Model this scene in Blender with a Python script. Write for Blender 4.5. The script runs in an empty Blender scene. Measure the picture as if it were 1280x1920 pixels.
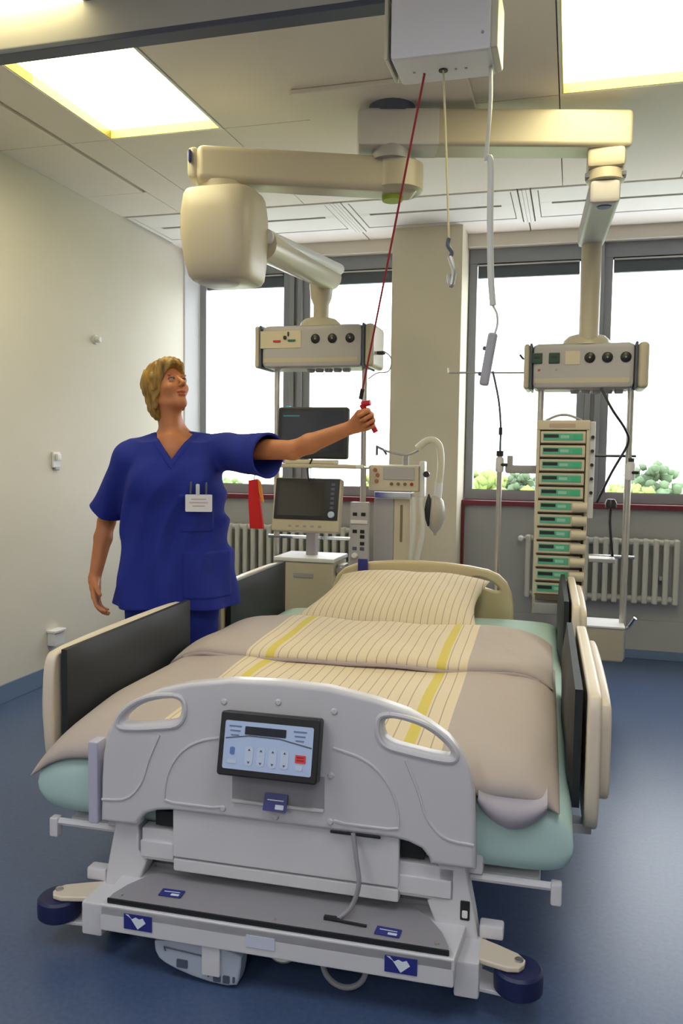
import bpy, bmesh, math, random
import numpy as np
from mathutils import Vector, Matrix
random.seed(7); np.random.seed(7)
PI = math.pi
scene = bpy.context.scene
col = scene.collection

# ------------------------------------------------------------------ camera
def make_camera():
    yaw, pitch, roll = math.radians(15.5), math.radians(4.06), math.radians(0.75)
    fw0 = Vector((-math.sin(yaw), math.cos(yaw), 0)); rt0 = Vector((math.cos(yaw), math.sin(yaw), 0)); up0 = Vector((0, 0, 1))
    fw = fw0*math.cos(pitch) - up0*math.sin(pitch)
    up1 = fw0*math.sin(pitch) + up0*math.cos(pitch)
    rt = rt0*math.cos(roll) + up1*math.sin(roll)
    up = up1*math.cos(roll) - rt0*math.sin(roll)
    cd = bpy.data.cameras.new('camera'); cd.sensor_fit = 'VERTICAL'; cd.sensor_height = 36.0
    cd.lens = 1550/1920*36; cd.clip_start = 0.05; cd.clip_end = 800
    co = bpy.data.objects.new('camera', cd); col.objects.link(co)
    m = Matrix((rt, up, -fw)).transposed().to_4x4(); m.translation = (0, 0, 1.35)
    co.matrix_world = m
    scene.camera = co
make_camera()

# ------------------------------------------------------------------ sky, exposure
w = bpy.data.worlds.new('sky'); scene.world = w; w.use_nodes = True
bg = w.node_tree.nodes['Background']
bg.inputs[0].default_value = (0.90, 0.95, 1.0, 1); bg.inputs[1].default_value = 2.6
vs = scene.view_settings
vs.view_transform = 'Standard'; vs.look = 'None'; vs.gamma = 1.0; vs.use_curve_mapping = False
vs.exposure = 1.45
LAMP = (1.0, 0.90, 0.54); LAMP_STRENGTH = 3.6

# ------------------------------------------------------------------ materials
MATS = {}
def mat(name, color, rough=0.5, metal=0.0, noise=0.0, nscale=8.0, bump=0.0, bscale=60.0, spec=0.5, coat=0.0, stretch=None, color2=None):
    if name in MATS: return MATS[name]
    m = bpy.data.materials.new(name); m.use_nodes = True
    nt = m.node_tree; b = nt.nodes['Principled BSDF']
    b.inputs['Base Color'].default_value = (*color, 1); b.inputs['Roughness'].default_value = rough
    b.inputs['Metallic'].default_value = metal; b.inputs['Specular IOR Level'].default_value = spec
    b.inputs['Coat Weight'].default_value = coat
    if noise or bump:
        tc = nt.nodes.new('ShaderNodeTexCoord'); mp = nt.nodes.new('ShaderNodeMapping')
        nt.links.new(tc.outputs['Object'], mp.inputs[0])
        if stretch: mp.inputs['Scale'].default_value = stretch
    if noise:
        n = nt.nodes.new('ShaderNodeTexNoise'); n.inputs['Scale'].default_value = nscale; n.inputs['Detail'].default_value = 5
        nt.links.new(mp.outputs[0], n.inputs['Vector'])
        r = nt.nodes.new('ShaderNodeValToRGB'); r.color_ramp.elements[0].position = 0.3; r.color_ramp.elements[1].position = 0.7
        c2 = color2 if color2 else tuple(min(1, c*(1+noise)) for c in color)
        c1 = color if color2 else tuple(c*(1-noise) for c in color)
        r.color_ramp.elements[0].color = (*c1, 1); r.color_ramp.elements[1].color = (*c2, 1)
        nt.links.new(n.outputs['Fac'], r.inputs[0]); nt.links.new(r.outputs[0], b.inputs['Base Color'])
    if bump:
        n2 = nt.nodes.new('ShaderNodeTexNoise'); n2.inputs['Scale'].default_value = bscale; n2.inputs['Detail'].default_value = 4
        nt.links.new(mp.outputs[0], n2.inputs['Vector'])
        bp = nt.nodes.new('ShaderNodeBump'); bp.inputs['Strength'].default_value = bump; bp.inputs['Distance'].default_value = 0.01
        nt.links.new(n2.outputs['Fac'], bp.inputs['Height']); nt.links.new(bp.outputs[0], b.inputs['Normal'])
    MATS[name] = m
    return m
def emis(name, color, strength):
    m = bpy.data.materials.new(name); m.use_nodes = True; nt = m.node_tree
    b = nt.nodes['Principled BSDF']; b.inputs['Base Color'].default_value = (*color, 1)
    b.inputs['Emission Color'].default_value = (*color, 1); b.inputs['Emission Strength'].default_value = strength
    MATS[name] = m; return m
def glass_pane(name, tint=(1, 1, 1), gloss=0.05):
    m = bpy.data.materials.new(name); m.use_nodes = True; nt = m.node_tree
    nt.nodes.remove(nt.nodes['Principled BSDF']); out = nt.nodes['Material Output']
    t = nt.nodes.new('ShaderNodeBsdfTransparent'); t.inputs[0].default_value = (*tint, 1)
    g = nt.nodes.new('ShaderNodeBsdfGlossy'); g.inputs['Roughness'].default_value = 0.02
    mx = nt.nodes.new('ShaderNodeMixShader'); mx.inputs[0].default_value = gloss
    nt.links.new(t.outputs[0], mx.inputs[1]); nt.links.new(g.outputs[0], mx.inputs[2]); nt.links.new(mx.outputs[0], out.inputs[0])
    MATS[name] = m; return m

M_wall   = mat('wall_paint', (0.66, 0.62, 0.54), 0.75, noise=0.02, nscale=2, bump=0.04, bscale=180)
M_ceil   = mat('ceiling_paint', (0.74, 0.68, 0.60), 0.8, noise=0.02, nscale=2)
M_column = mat('column_paint', (0.68, 0.62, 0.48), 0.75, noise=0.02, nscale=2, bump=0.04, bscale=180)
M_floor  = mat('blue_linoleum', (0.062, 0.096, 0.190), 0.32, noise=0.12, nscale=70, bump=0.02, bscale=14, spec=0.42)
M_skirt  = mat('blue_skirting', (0.14, 0.21, 0.34), 0.4)
M_para   = mat('parapet_paint', (0.40, 0.40, 0.39), 0.7, noise=0.03, nscale=3)
M_frame  = mat('grey_window_frame', (0.26, 0.27, 0.30), 0.4)
M_blind  = mat('dark_blind', (0.07, 0.085, 0.10), 0.5)
M_sill   = mat('dark_red_sill', (0.16, 0.012, 0.02), 0.4)
M_vent   = mat('vent_white', (0.72, 0.69, 0.64), 0.6)
M_alu    = mat('beam_metal', (0.52, 0.51, 0.48), 0.55, noise=0.03, nscale=4)
M_dark   = mat('dark_gap', (0.015, 0.015, 0.015), 0.8)
M_black  = mat('black_plastic', (0.012, 0.012, 0.014), 0.4)
M_cream  = mat('cream_lacquer', (0.50, 0.445, 0.34), 0.35, noise=0.015, nscale=3)
M_white  = mat('white_plastic', (0.70, 0.69, 0.70), 0.4)
M_hoist  = mat('hoist_white', (0.78, 0.76, 0.79), 0.4)
M_grey   = mat('grey_plastic', (0.33, 0.32, 0.33), 0.45)
M_panel  = mat('silver_grey_panel', (0.42, 0.40, 0.42), 0.45, noise=0.02, nscale=3)
M_steel  = mat('brushed_steel', (0.55, 0.53, 0.49), 0.3, metal=0.85, noise=0.05, nscale=30)
M_chrome = mat('chrome', (0.75, 0.75, 0.76), 0.15, metal=1.0)
M_slate  = mat('slate_edge', (0.08, 0.095, 0.14), 0.5)
M_bed    = mat('bed_plastic', (0.61, 0.585, 0.60), 0.32, noise=0.015, nscale=3, bump=0.03, bscale=220)
M_bedfr  = mat('bed_frame_lacquer', (0.66, 0.64, 0.66), 0.38)
M_beige  = mat('beige_rail_plastic', (0.70, 0.60, 0.47), 0.4)
M_head   = mat('yellow_beige_headboard', (0.60, 0.50, 0.31), 0.4)
M_pad    = mat('black_vinyl', (0.014, 0.016, 0.019), 0.6, bump=0.12, bscale=9)
M_shelf  = mat('grey_shelf', (0.30, 0.285, 0.30), 0.55)
M_mint   = mat('mint_sheet', (0.45, 0.62, 0.58), 0.75, bump=0.25, bscale=7)
M_blue   = mat('blue_label', (0.022, 0.028, 0.22), 0.4)
M_bumper = mat('navy_rubber', (0.010, 0.014, 0.07), 0.45)
M_red    = mat('red_plastic', (0.55, 0.01, 0.02), 0.4)
M_redcord= mat('dark_red_cord', (0.33, 0.02, 0.03), 0.7)
M_strap  = mat('cream_webbing', (0.60, 0.54, 0.34), 0.8)
M_tube   = mat('clear_grey_tube', (0.66, 0.65, 0.60), 0.3)
M_lime   = mat('lime_cap', (0.33, 0.42, 0.03), 0.5)
M_green  = mat('green_socket', (0.008, 0.045, 0.022), 0.4)
M_pump   = mat('pump_beige', (0.60, 0.53, 0.40), 0.45)
M_pumpg  = mat('pump_green', (0.10, 0.42, 0.28), 0.4)
M_rad    = mat('radiator_lacquer', (0.56, 0.55, 0.49), 0.45)
M_navy   = mat('dark_display', (0.012, 0.018, 0.03), 0.12)
M_scr    = mat('screen_dark_glass', (0.035, 0.04, 0.06), 0.08)
M_ltblue = mat('light_blue_face', (0.46, 0.56, 0.78), 0.4)
M_pedal  = mat('pale_blue_grey', (0.42, 0.46, 0.55), 0.4)
M_logo   = mat('logo_white', (0.75, 0.80, 0.88), 0.5)
M_paper  = mat('paper_white', (0.75, 0.74, 0.73), 0.7)

# ------------------------------------------------------------------ mesh helpers
def T(x, y, z): return Matrix.Translation((x, y, z))
def RX(d): return Matrix.Rotation(math.radians(d), 4, 'X')
def RY(d): return Matrix.Rotation(math.radians(d), 4, 'Y')
def RZ(d): return Matrix.Rotation(math.radians(d), 4, 'Z')
class MB:
    def __init__(s): s.v = []; s.f = []; s.sm = []; s.wn = False
    def add(s, vs, fs, M=None, smooth=False):
        o = len(s.v)
        for p in vs:
            p = Vector(p)
            s.v.append(tuple(M @ p) if M else tuple(p))
        for f in fs: s.f.append(tuple(i+o for i in f)); s.sm.append(smooth)
        return s
    def bm(s, b, M=None, smooth=False):
        b.verts.index_update()
        s.add([v.co.copy() for v in b.verts], [[v.index for v in f.verts] for f in b.faces], M, smooth); b.free(); return s
    def box(s, c, d, bev=0.0, M=None, seg=2):
        s.wn = True; b = bmesh.new(); bmesh.ops.create_cube(b, size=1)
        for v in b.verts: v.co = Vector((v.co.x*d[0], v.co.y*d[1], v.co.z*d[2]))
        if bev: bmesh.ops.bevel(b, geom=list(b.edges), offset=min(bev, 0.49*min(d)), segments=seg, affect='EDGES', profile=0.5)
        for v in b.verts: v.co += Vector(c)
        return s.bm(b, M)
    def bb(s, lo, hi, bev=0.0, M=None):
        return s.box([(a+b)/2 for a, b in zip(lo, hi)], [abs(b-a) for a, b in zip(lo, hi)], bev, M)
    def tube(s, pts, r, n=10, M=None, cap=True, flat=1.0):
        P = [Vector(p) for p in pts]; k = len(P)
        R = [r]*k if not hasattr(r, '__len__') else list(r)
        tan = [(P[min(i+1, k-1)]-P[max(i-1, 0)]).normalized() for i in range(k)]
        a = Vector((0, 0, 1)) if abs(tan[0].z) < 0.9 else Vector((1, 0, 0))
        nn = (a - tan[0]*a.dot(tan[0])).normalized(); vs = []
        for i in range(k):
            nn = (nn - tan[i]*nn.dot(tan[i])).normalized(); bb = tan[i].cross(nn)
            for j in range(n):
                t = 2*PI*j/n; vs.append(P[i] + nn*math.cos(t)*R[i]*flat + bb*math.sin(t)*R[i])
        fs = [(i*n+j, i*n+(j+1) % n, (i+1)*n+(j+1) % n, (i+1)*n+j) for i in range(k-1) for j in range(n)]
        s.add(vs, fs, M, True)
        if cap: s.add(vs[:n], [tuple(range(n))[::-1]], M); s.add(vs[-n:], [tuple(range(n))], M)
        return s
    def lathe(s, prof, n=24, M=None, smooth=True, sx=1.0, sy=1.0):
        vs = [(r*math.cos(2*PI*j/n)*sx, r*math.sin(2*PI*j/n)*sy, z) for r, z in prof for j in range(n)]
        k = len(prof)
        fs = [(i*n+j, i*n+(j+1) % n, (i+1)*n+(j+1) % n, (i+1)*n+j) for i in range(k-1) for j in range(n)]
        s.add(vs, fs, M, smooth)
        if prof[0][0] > 1e-4: s.add(vs[:n], [tuple(range(n))[::-1]], M)
        if prof[-1][0] > 1e-4: s.add(vs[-n:], [tuple(range(n))], M)
        return s
    def cyl(s, a, b, r, n=16, M=None, r2=None):
        return s.tube([a, b], [r, r if r2 is None else r2], n, M)
    def plate(s, outer, t, holes=(), bev=0.0, M=None, res=2):
        """flat outline in local XY, thickness t along Z (centred), real holes, rounded rim"""
        s.wn = True
        cu = bpy.data.curves.new('tmp', 'CURVE'); cu.dimensions = '2D'; cu.fill_mode = 'BOTH'
        for loop in [outer]+list(holes):
            sp = cu.splines.new('POLY'); sp.points.add(len(loop)-1); sp.use_cyclic_u = True
            for p, q in zip(sp.points, loop): p.co = (q[0], q[1], 0, 1)
        cu.extrude = max(t/2-bev, 1e-5); cu.bevel_depth = bev; cu.bevel_resolution = res
        if bev: cu.offset = -bev
        o = bpy.data.objects.new('tmp', cu); me = bpy.data.meshes.new_from_object(o)
        s.add([v.co for v in me.vertices], [tuple(p.vertices) for p in me.polygons], M, False)
        bpy.data.objects.remove(o); bpy.data.curves.remove(cu); bpy.data.meshes.remove(me)
        return s
    def grid(s, fn, nu, nv, M=None, wrap=False):
        vs = [fn(i/nu, j/nv) for j in range(nv+1) for i in range(nu+1)]
        fs = [(j*(nu+1)+i, j*(nu+1)+i+1, (j+1)*(nu+1)+i+1, (j+1)*(nu+1)+i) for j in range(nv) for i in range(nu)]
        return s.add(vs, fs, M, True)
    def build(s, name, m, parent=None, auto=40):
        me = bpy.data.meshes.new(name); me.from_pydata(s.v, [], s.f)
        b = bmesh.new(); b.from_mesh(me); bmesh.ops.remove_doubles(b, verts=b.verts, dist=1e-5)
        bmesh.ops.recalc_face_normals(b, faces=b.faces)
        for f in b.faces: f.smooth = True
        lim = math.radians(auto)
        for e in b.edges:
            if len(e.link_faces) == 2:
                if e.link_faces[0].normal.angle(e.link_faces[1].normal, 0) > lim: e.smooth = False
        b.to_mesh(me); b.free(); me.update()
        me.materials.append(m)
        o = bpy.data.objects.new(name, me); col.objects.link(o)
        if parent: o.parent = parent
        if s.wn:
            wm = o.modifiers.new('weighted_normals', 'WEIGHTED_NORMAL'); wm.keep_sharp = True; wm.weight = 100
        return o
def tag(o, label=None, cat=None, group=None, kind=None):
    if label: o['label'] = label
    if cat: o['category'] = cat
    if group: o['group'] = group
    if kind: o['kind'] = kind
    return o
def empty(name, loc=(0, 0, 0), rz=0, **k):
    o = bpy.data.objects.new(name, None); col.objects.link(o); o.location = loc; o.rotation_euler = (0, 0, math.radians(rz))
    o.empty_display_size = 0.1
    return tag(o, **k)
def dup(o, parent, loc=None):
    c = o.copy(); col.objects.link(c); c.parent = parent
    if loc is not None: c.location = loc
    return c
def rrect(w, h, r, n=5, cx=0, cy=0):
    pts = []
    for (sx, sy, a0) in ((1, 1, 0), (-1, 1, 90), (-1, -1, 180), (1, -1, 270)):
        for k in range(n+1):
            a = math.radians(a0+90*k/n); pts.append((cx+sx*(w/2-r)+r*math.cos(a), cy+sy*(h/2-r)+r*math.sin(a)))
    return pts
def smooth_loop(pts, it=2):
    for _ in range(it):
        q = []
        for i in range(len(pts)):
            a, b = pts[i], pts[(i+1) % len(pts)]
            q += [(a[0]*.75+b[0]*.25, a[1]*.75+b[1]*.25), (a[0]*.25+b[0]*.75, a[1]*.25+b[1]*.75)]
        pts = q
    return pts
def spline(pts, n=8):
    """Catmull-Rom through the points"""
    P = [Vector(p) for p in pts]; P = [2*P[0]-P[1]]+P+[2*P[-1]-P[-2]]; out = []
    for i in range(1, len(P)-2):
        for k in range(n):
            t = k/n; a, b, c, d = P[i-1:i+3]
            out.append(0.5*((2*b)+(c-a)*t+(2*a-5*b+4*c-d)*t*t+(3*b-a-3*c+d)*t**3))
    out.append(P[-2]); return out
UP_XZ = Matrix(((1, 0, 0, 0), (0, 0, -1, 0), (0, 1, 0, 0), (0, 0, 0, 1)))   # plate XY -> world XZ, thickness along -Y
UP_YZ = Matrix(((0, 0, 1, 0), (1, 0, 0, 0), (0, 1, 0, 0), (0, 0, 0, 1)))    # plate XY -> world YZ, thickness along X

# ------------------------------------------------------------------ room shell
XL, XR, YB, YF, ZC = -2.88, 2.9, -2.6, 5.85, 2.87
def struct(o, label=None, cat=None):
    return tag(o, label, cat, kind='structure')
struct(MB().bb((XL-.2, YB-.2, -.12), (XR+.2, YF+.3, 0)).build('floor', M_floor), 'blue-grey linoleum floor of the hospital room', 'floor')
struct(MB().bb((XL-.2, YB-.2, 0), (XL, YF+.3, 3.1)).build('wall_left', M_wall), 'cream painted wall behind the nurse', 'wall')
struct(MB().bb((XR, YB-.2, 0), (XR+.2, YF+.3, 3.1)).build('wall_right', M_wall), 'cream painted wall on the right of the room', 'wall')
struct(MB().bb((XL-.2, YB-.2, 0), (XR+.2, YB, 3.1)).build('wall_front', M_wall), 'cream painted wall behind the viewer', 'wall')
wb = empty('wall_back', (0, YF, 0)); struct(wb, 'window wall with grey parapet and lintel', 'wall')
MB().bb((XL, 0, 0), (XR, .3, 1.0)).build('parapet', M_para, wb)
MB().bb((XL, -.03, 0.0), (XR, 0, .26), .004).build('plinth', M_para, wb)
MB().bb((XL, 0, 2.785), (XR, .3, 3.1)).build('lintel', M_ceil, wb)
struct(MB().bb((-1.215, 5.58, 0), (-0.74, 6.15, 2.87), .006).build('column_1', M_column), 'beige square column between the two window bays', 'column')
sk = empty('baseboard_left', (XL, 0, 0)); struct(sk, 'blue skirting along the cream left wall', 'baseboard')
MB().bb((0, YB, 0), (.012, YF-.03, .10), .003).build('skirting_strip', M_skirt, sk)
sk2 = MB().bb((XL+.012, YF-.042, 0), (XR, YF-.03, .06), .003).build('baseboard_back', M_skirt); struct(sk2, 'blue skirting under the window wall', 'baseboard')
sl = empty('trim_1', (0, YF, 0)); struct(sl, 'dark red window sill edge', 'sill')
MB().bb((XL, -.045, 1.0), (-1.216, .1, 1.035), .004).build('sill_board', M_sill, sl)
MB().bb((-.739, -.045, 1.0), (XR, .1, 1.035), .004).build('sill_board', M_sill, sl)
MB().bb((-.739, -.035, 0.26), (-.719, -.004, 1.0), .003).build('sill_upright', M_sill, sl)

# ceiling: slab above with separate panels below it, joints 4 mm
ce = struct(MB().bb((XL-.2, YB-.2, 2.93), (XR+.2, YF+.3, 3.05)).build('ceiling', M_dark), 'pale grey ceiling of flat panels', 'ceiling')
xs = [XL, -2.465, -2.235, -1.63, -.10, .52, 1.75, XR]; ys = [YB, -1.2, .05, 1.25, 2.455, 3.715, 4.93]
lights = {(2, 4), (4, 4), (2, 2), (4, 2), (2, 0), (4, 0), (6, 2)}
for i in range(len(xs)-1):
    for j in range(len(ys)-1):
        if (i, j) in lights and i != 6: continue
        x0, x1, y0, y1 = xs[i]+.002, xs[i+1]-.002, ys[j]+.002, ys[j+1]-.002
        if i == 0 and j in (3, 4): x1 -= .022
        if i == 0 and j == 5: 
            MB().bb((x0, y0, ZC), (x1-.022, 4.5, 2.93), .002).build('panel', M_ceil, ce)
            MB().bb((x0, 4.502, ZC), (x1, y1, 2.93), .002).build('panel', M_ceil, ce); continue
        MB().bb((x0, y0, ZC), (x1, y1, 2.93), .002).build('panel', M_ceil, ce)
for x0, x1 in ((XL, -1.44), (-1.436, -.32), (-.316, .9), (.904, XR)):
    MB().bb((x0+.002, 5.62, ZC), (x1-.002, YF, 2.93), .002).build('panel', M_ceil, ce)

# slot vents near the windows
def vent(x0, x1, label):
    y0, y1 = 4.934, 5.617
    e = empty('ceiling_vent', ((x0+x1)/2, (y0+y1)/2, ZC), label=label, cat='vent', group='slot vents in the ceiling by the windows')
    hx, hy = (x1-x0)/2, (y1-y0)/2
    b = MB().bb((-hx, -hy, .02), (hx, hy, .055)).build('backing', M_vent, e)
    f = MB()
    f.bb((-hx, -hy+.012, -.004), (hx, -hy+.035, .05), .002).bb((-hx, hy-.09, -.004), (hx, hy, .05), .002)
    f.bb((-hx, -hy+.036, -.004), (-hx+.035, hy-.091, .05), .002).bb((hx-.035, -hy+.036, -.004), (hx, hy-.091, .05), .002)
    f.build('frame', M_vent, e)
    MB().bb((-hx+.04, -hy+.04, -.002), (hx-.04, -.06, .02), .003).build('slat', M_vent, e)
    MB().bb((-hx+.04, -.025, -.002), (hx-.04, hy-.100, .02), .003).build('slat', M_vent, e)
    for s in (-1, 1): MB().box((s*(hx-.075), -.0425, .008), (.07, .034, .02), .002).build('slot_end', M_vent, e)
    MB().bb((-hx+.04, -.062, .010), (hx-.04, -.023, .016)).build('slot_opening', M_dark, e)
vent(XL+.02, -1.475, 'leftmost white slot vent in the ceiling, above the nurse')
vent(-1.40, -.355, 'middle white slot vent in the ceiling, in front of the column')
vent(-.275, 1.2, 'right white slot vent in the ceiling, behind the right ceiling arm')
for x in (-1.4375, -.315):
    j = empty('trim_2', (x, 5.28, ZC)); struct(j, 'ribbed joint strip between two slot vents', 'trim')
    for k in (-.022, 0, .022): MB().box((k, -.004, .012), (.021, .68, .04), .003).build('rib', M_vent, j)

# recessed ceiling lamps, plus added fill lamps behind the viewer
M_lamp = emis('lamp_diffuser', LAMP, LAMP_STRENGTH)
M_rim = mat('lamp_glow_tint', (.55, .48, .15), .4)  # yellow glow at the lamp edges, put into the rim colour
M_fill_lamp = emis('added_cool_fill', (.90, .94, 1.0), LAMP_STRENGTH*1.05)  # cool fill, added out of view to light the foot of the bed
def ceiling_lamp(i, j, label, m=None):
    x0, x1, y0, y1 = xs[i], xs[i+1], ys[j], ys[j+1]
    e = empty('ceiling_lamp', ((x0+x1)/2, (y0+y1)/2, ZC), label=label, cat='ceiling light', group='recessed ceiling lamps')
    hx, hy = (x1-x0)/2-.003, (y1-y0)/2-.003
    f = MB().bb((-hx, -hy, -.003), (-hx+.008, hy, .055)).bb((hx-.008, -hy, -.003), (hx, hy, .055)).bb((-hx+.0081, -hy, -.003), (hx-.0081, -hy+.008, .055)).bb((-hx+.0081, hy-.008, -.003), (hx-.0081, hy, .055))
    f.build('frame', M_white, e)
    r = MB()
    for (x0_, x1_, y0_, y1_) in ((-hx+.008, -hx+.014, -hy+.008, hy-.008), (hx-.014, hx-.008, -hy+.008, hy-.008), (-hx+.014, hx-.014, -hy+.008, -hy+.014), (-hx+.014, hx-.014, hy-.014, hy-.008)): r.bb((x0_, y0_, -.001), (x1_, y1_, .055))
    r.build('glow_rim', M_rim, e)
    MB().bb((-hx+.014, -hy+.014, .040), (hx-.014, hy-.014, .050)).build('diffuser', m or M_lamp, e)
ceiling_lamp(2, 4, 'glowing rectangular ceiling lamp at upper left, nearest the cream wall')
ceiling_lamp(4, 4, 'glowing rectangular ceiling lamp at upper right, beside the hoist')
for (i, j) in ((2, 2), (4, 2), (2, 0), (4, 0)):
    ceiling_lamp(i, j, 'added ceiling lamp behind the viewer, cool fill for the foot of the bed', M_fill_lamp)

# hoist rail beam
bmr = empty('ceiling_rail', (0, 2.6, ZC), label='grey metal rail beam across the ceiling that carries the hoist', cat='rail')
MB().bb((XL+.005, -.03, -.125), (XR-.005, .03, -.002), .004).build('beam', M_alu, bmr)
MB().bb((XL+.005, -.035, -.145), (XR-.005, .035, -.125), .003).build('shaded_underside', M_slate, bmr)  # dark strip paints the shade on the underside of the beam

# windows
def window(name, x0, x1, label, blind=True, zt=2.785):
    e = empty(name, ((x0+x1)/2, 5.97, 1.035)); struct(e, label, 'window')
    h = zt-1.035; hx = (x1-x0)/2
    f = MB()
    f.bb((-hx, -.04, 0), (hx, .04, .07), .004).bb((-hx, -.04, h-.10), (hx, .04, h), .004)
    f.bb((-hx, -.04, .07), (-hx+.055, .04, h-.10), .004).bb((hx-.055, -.04, .07), (hx, .04, h-.10), .004)
    f.build('window_frame', M_frame, e)
    MB().bb((-hx+.055, .012, .07), (hx-.055, .018, h-.10)).build('pane', MATS['window_glass'], e)
    if blind:
        MB().bb((-hx+.06, -.035, h-.20), (hx-.06, -.005, h-.105), .006).build('blind_box', M_blind, e)
        MB().cyl((-hx+.06, -.05, h-.115), (hx-.06, -.05, h-.115), .006, 8).build('blind_rod', M_alu, e)
glass_pane('window_glass', (1, 1, 1), .03)
window('window_1', -2.80, -2.06, 'left window pane beside the cream wall')
window('window_2', -1.96, -1.22, 'window pane left of the beige column')
window('window_3', -.735, .07, 'window pane right of the beige column')
window('window_4', .17, 1.30, 'window pane at the right edge, behind the drip pole')
window('window_5', 1.40, XR, 'window pane beyond the right edge of the picture')
for n, (x0, x1) in enumerate(((-2.06, -1.96), (.07, .17), (1.3, 1.4))):
    m = empty('trim_%d' % (3+n), ((x0+x1)/2, 5.96, 1.035)); struct(m, 'grey mullion between two windows', 'mullion')
    MB().bb((-.05, -.06, 0), (-.012, .06, 1.75), .005).build('mullion_half', M_frame, m)
    MB().bb((.012, -.06, 0), (.05, .06, 1.75), .005).build('mullion_half', M_frame, m)
    MB().bb((-.012, -.02, 0), (.012, .05, 1.75)).build('mullion_seal', M_para, m)

jm = struct(MB().plate([(XL, 5.82), (XL+.012, 5.82), (-2.795, 5.93), (-2.795, 6.02), (XL, 6.02)], 1.75, (), 0, T(0, 0, 1.91)).build('trim_6', mat('jamb_daylight_tint', (.78, .80, .84), .5)), 'pale splayed jamb beside the left window', 'jamb')  # splay and pale blue tint stand in for the bright daylit window edge

# ------------------------------------------------------------------ hospital bed (local: x across, y from foot to head)
BED_LOC, BED_YAW = (-0.70, 1.95, 0), 1.7
bed = empty('hospital_bed', BED_LOC, BED_YAW, label='wide electric hospital bed with grey footboard and padded side rails', cat='bed')
def footboard_outline():
    half = [(0, .769), (.13, .764), (.25, .744), (.33, .722), (.385, .697), (.43, .668), (.463, .632), (.486, .59), (.498, .53), (.503, .46), (.506, .342), (.395, .342), (.39, .358), (.372, .378), (.34, .390), (.30, .396), (0, .396)]
    return half + [(-x, z) for x, z in half[-2:0:-1]]
hole = smooth_loop([(.275, .700), (.33, .695), (.385, .677), (.432, .640), (.442, .618), (.40, .620), (.33, .631), (.283, .640), (.268, .668)], 2)
fbM = T(0, .02, 0) @ UP_XZ
fb = MB().plate(footboard_outline(), .045, [hole, [(-x, z) for x, z in hole]], .012, fbM, res=3).build('footboard', M_bed, bed)
# raised mouldings: two rings on the face, rolled grip rims round the hand holes, screw caps
def ring_tube(path, r, name, m, parent, n=8):
    return MB().tube(path, r, n, cap=False).build(name, m, parent)
for s in (-1, 1):
    arc = [(s*(.15+.0*k), -.004, .60) for k in range(0)]
    pts = [(s*.145, -.003, .612)] + [(s*(.16+.155*math.sin(a)), -.003, .44+.165*math.cos(a)) for a in [math.radians(t) for t in range(10, 91, 8)]] + [(s*.315, -.003, .425), (s*.29, -.003, .42), (s*.18, -.003, .42), (s*.15, -.003, .425)]
    MB().tube(pts, .0035, 6).build('moulding', M_bed, fb)
    pts = [(s*.33, -.003, .60), (s*.36, -.003, .53), (s*.385, -.003, .46), (s*.43, -.003, .415), (s*.50, -.003, .405)]
    MB().tube(spline(pts, 5), .0035, 6).build('moulding', M_bed, fb)
    rim = [(s*x, -.002, z) for x, z in smooth_loop([(.262, .712), (.33, .708), (.392, .690), (.447, .648), (.458, .607), (.40, .608), (.33, .618), (.272, .628), (.253, .668)], 2)]
    MB().tube(rim+[rim[0]], .007, 8, cap=False).build('grip_rim', M_bed, fb)
for (x, z) in ((-.147, .705), (.0, .716), (.147, .705), (.14, .54), (.14, .42), (-.005, .415), (-.15, .42), (-.155, .60)):
    MB().lathe([(0, .004), (.006, .0035), (.009, 0), (.009, -.004)], 10, T(x, -.003, z) @ RX(90)).build('screw_cap', M_bed, fb)
# keypad recess and the tilted black control panel
MB().bb((-.124, -.0045, .447), (.124, -.002, .535), .001).build('recess_plate', M_shelf, fb)
MB().bb((-.124, -.012, .444), (.124, -.003, .452), .002).build('recess_lip', M_bed, fb)
cpM = T(-.010, -.036, .612) @ RX(-13)
cp = MB().plate(rrect(.262, .158, .008), .036, (), .004, cpM @ UP_XZ).build('control_panel', M_black, bed)
fM = cpM @ T(0, -.0195, 0) @ UP_XZ
MB().plate(rrect(.232, .118, .005, cy=-.002), .002, (), 0, fM).build('faceplate', M_ltblue, cp)
fM2 = cpM @ T(0, -.0212, 0) @ UP_XZ
MB().plate(rrect(.108, .020, .002, cx=-.008, cy=.036), .002, (), 0, fM2).build('display', M_navy, cp)
MB().plate([(-.112, .012), (-.05, .022), (.03, .021), (.114, .006), (.114, .009), (.03, .0235), (-.05, .0245), (-.112, .0145)], .001, (), 0, fM2).build('printed_arc', M_slate, cp)
M_key = mat('key_pale', (0.55, 0.62, 0.78), .4)
for k in range(4):
    x = -.047+.031*k
    MB().plate(rrect(.021, .047, .009, cx=x, cy=-.026), .0014, (), 0, fM2).build('key', M_key, cp)
    for sg in (1, -1):
        MB().plate([(x-.0035, -.026+sg*.013), (x+.0035, -.026+sg*.013), (x, -.026+sg*.0185)], .003, (), 0, fM2).build('key_arrow', M_slate, cp)
MB().plate(rrect(.027, .019, .002, cx=.087, cy=-.021), .0024, (), 0, fM2).build('red_key', mat('red_key', (.75, .06, .05), .4), cp)
MB().plate(rrect(.019, .003, .001, cx=.087, cy=-.017), .004, (), 0, fM2).plate(rrect(.019, .003, .001, cx=.087, cy=-.024), .004, (), 0, fM2).build('red_key_print', M_redcord, cp)
MB().plate(rrect(.018, .012, .003, cx=.084, cy=-.043), .0014, (), 0, fM2).build('key', M_key, cp)
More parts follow.
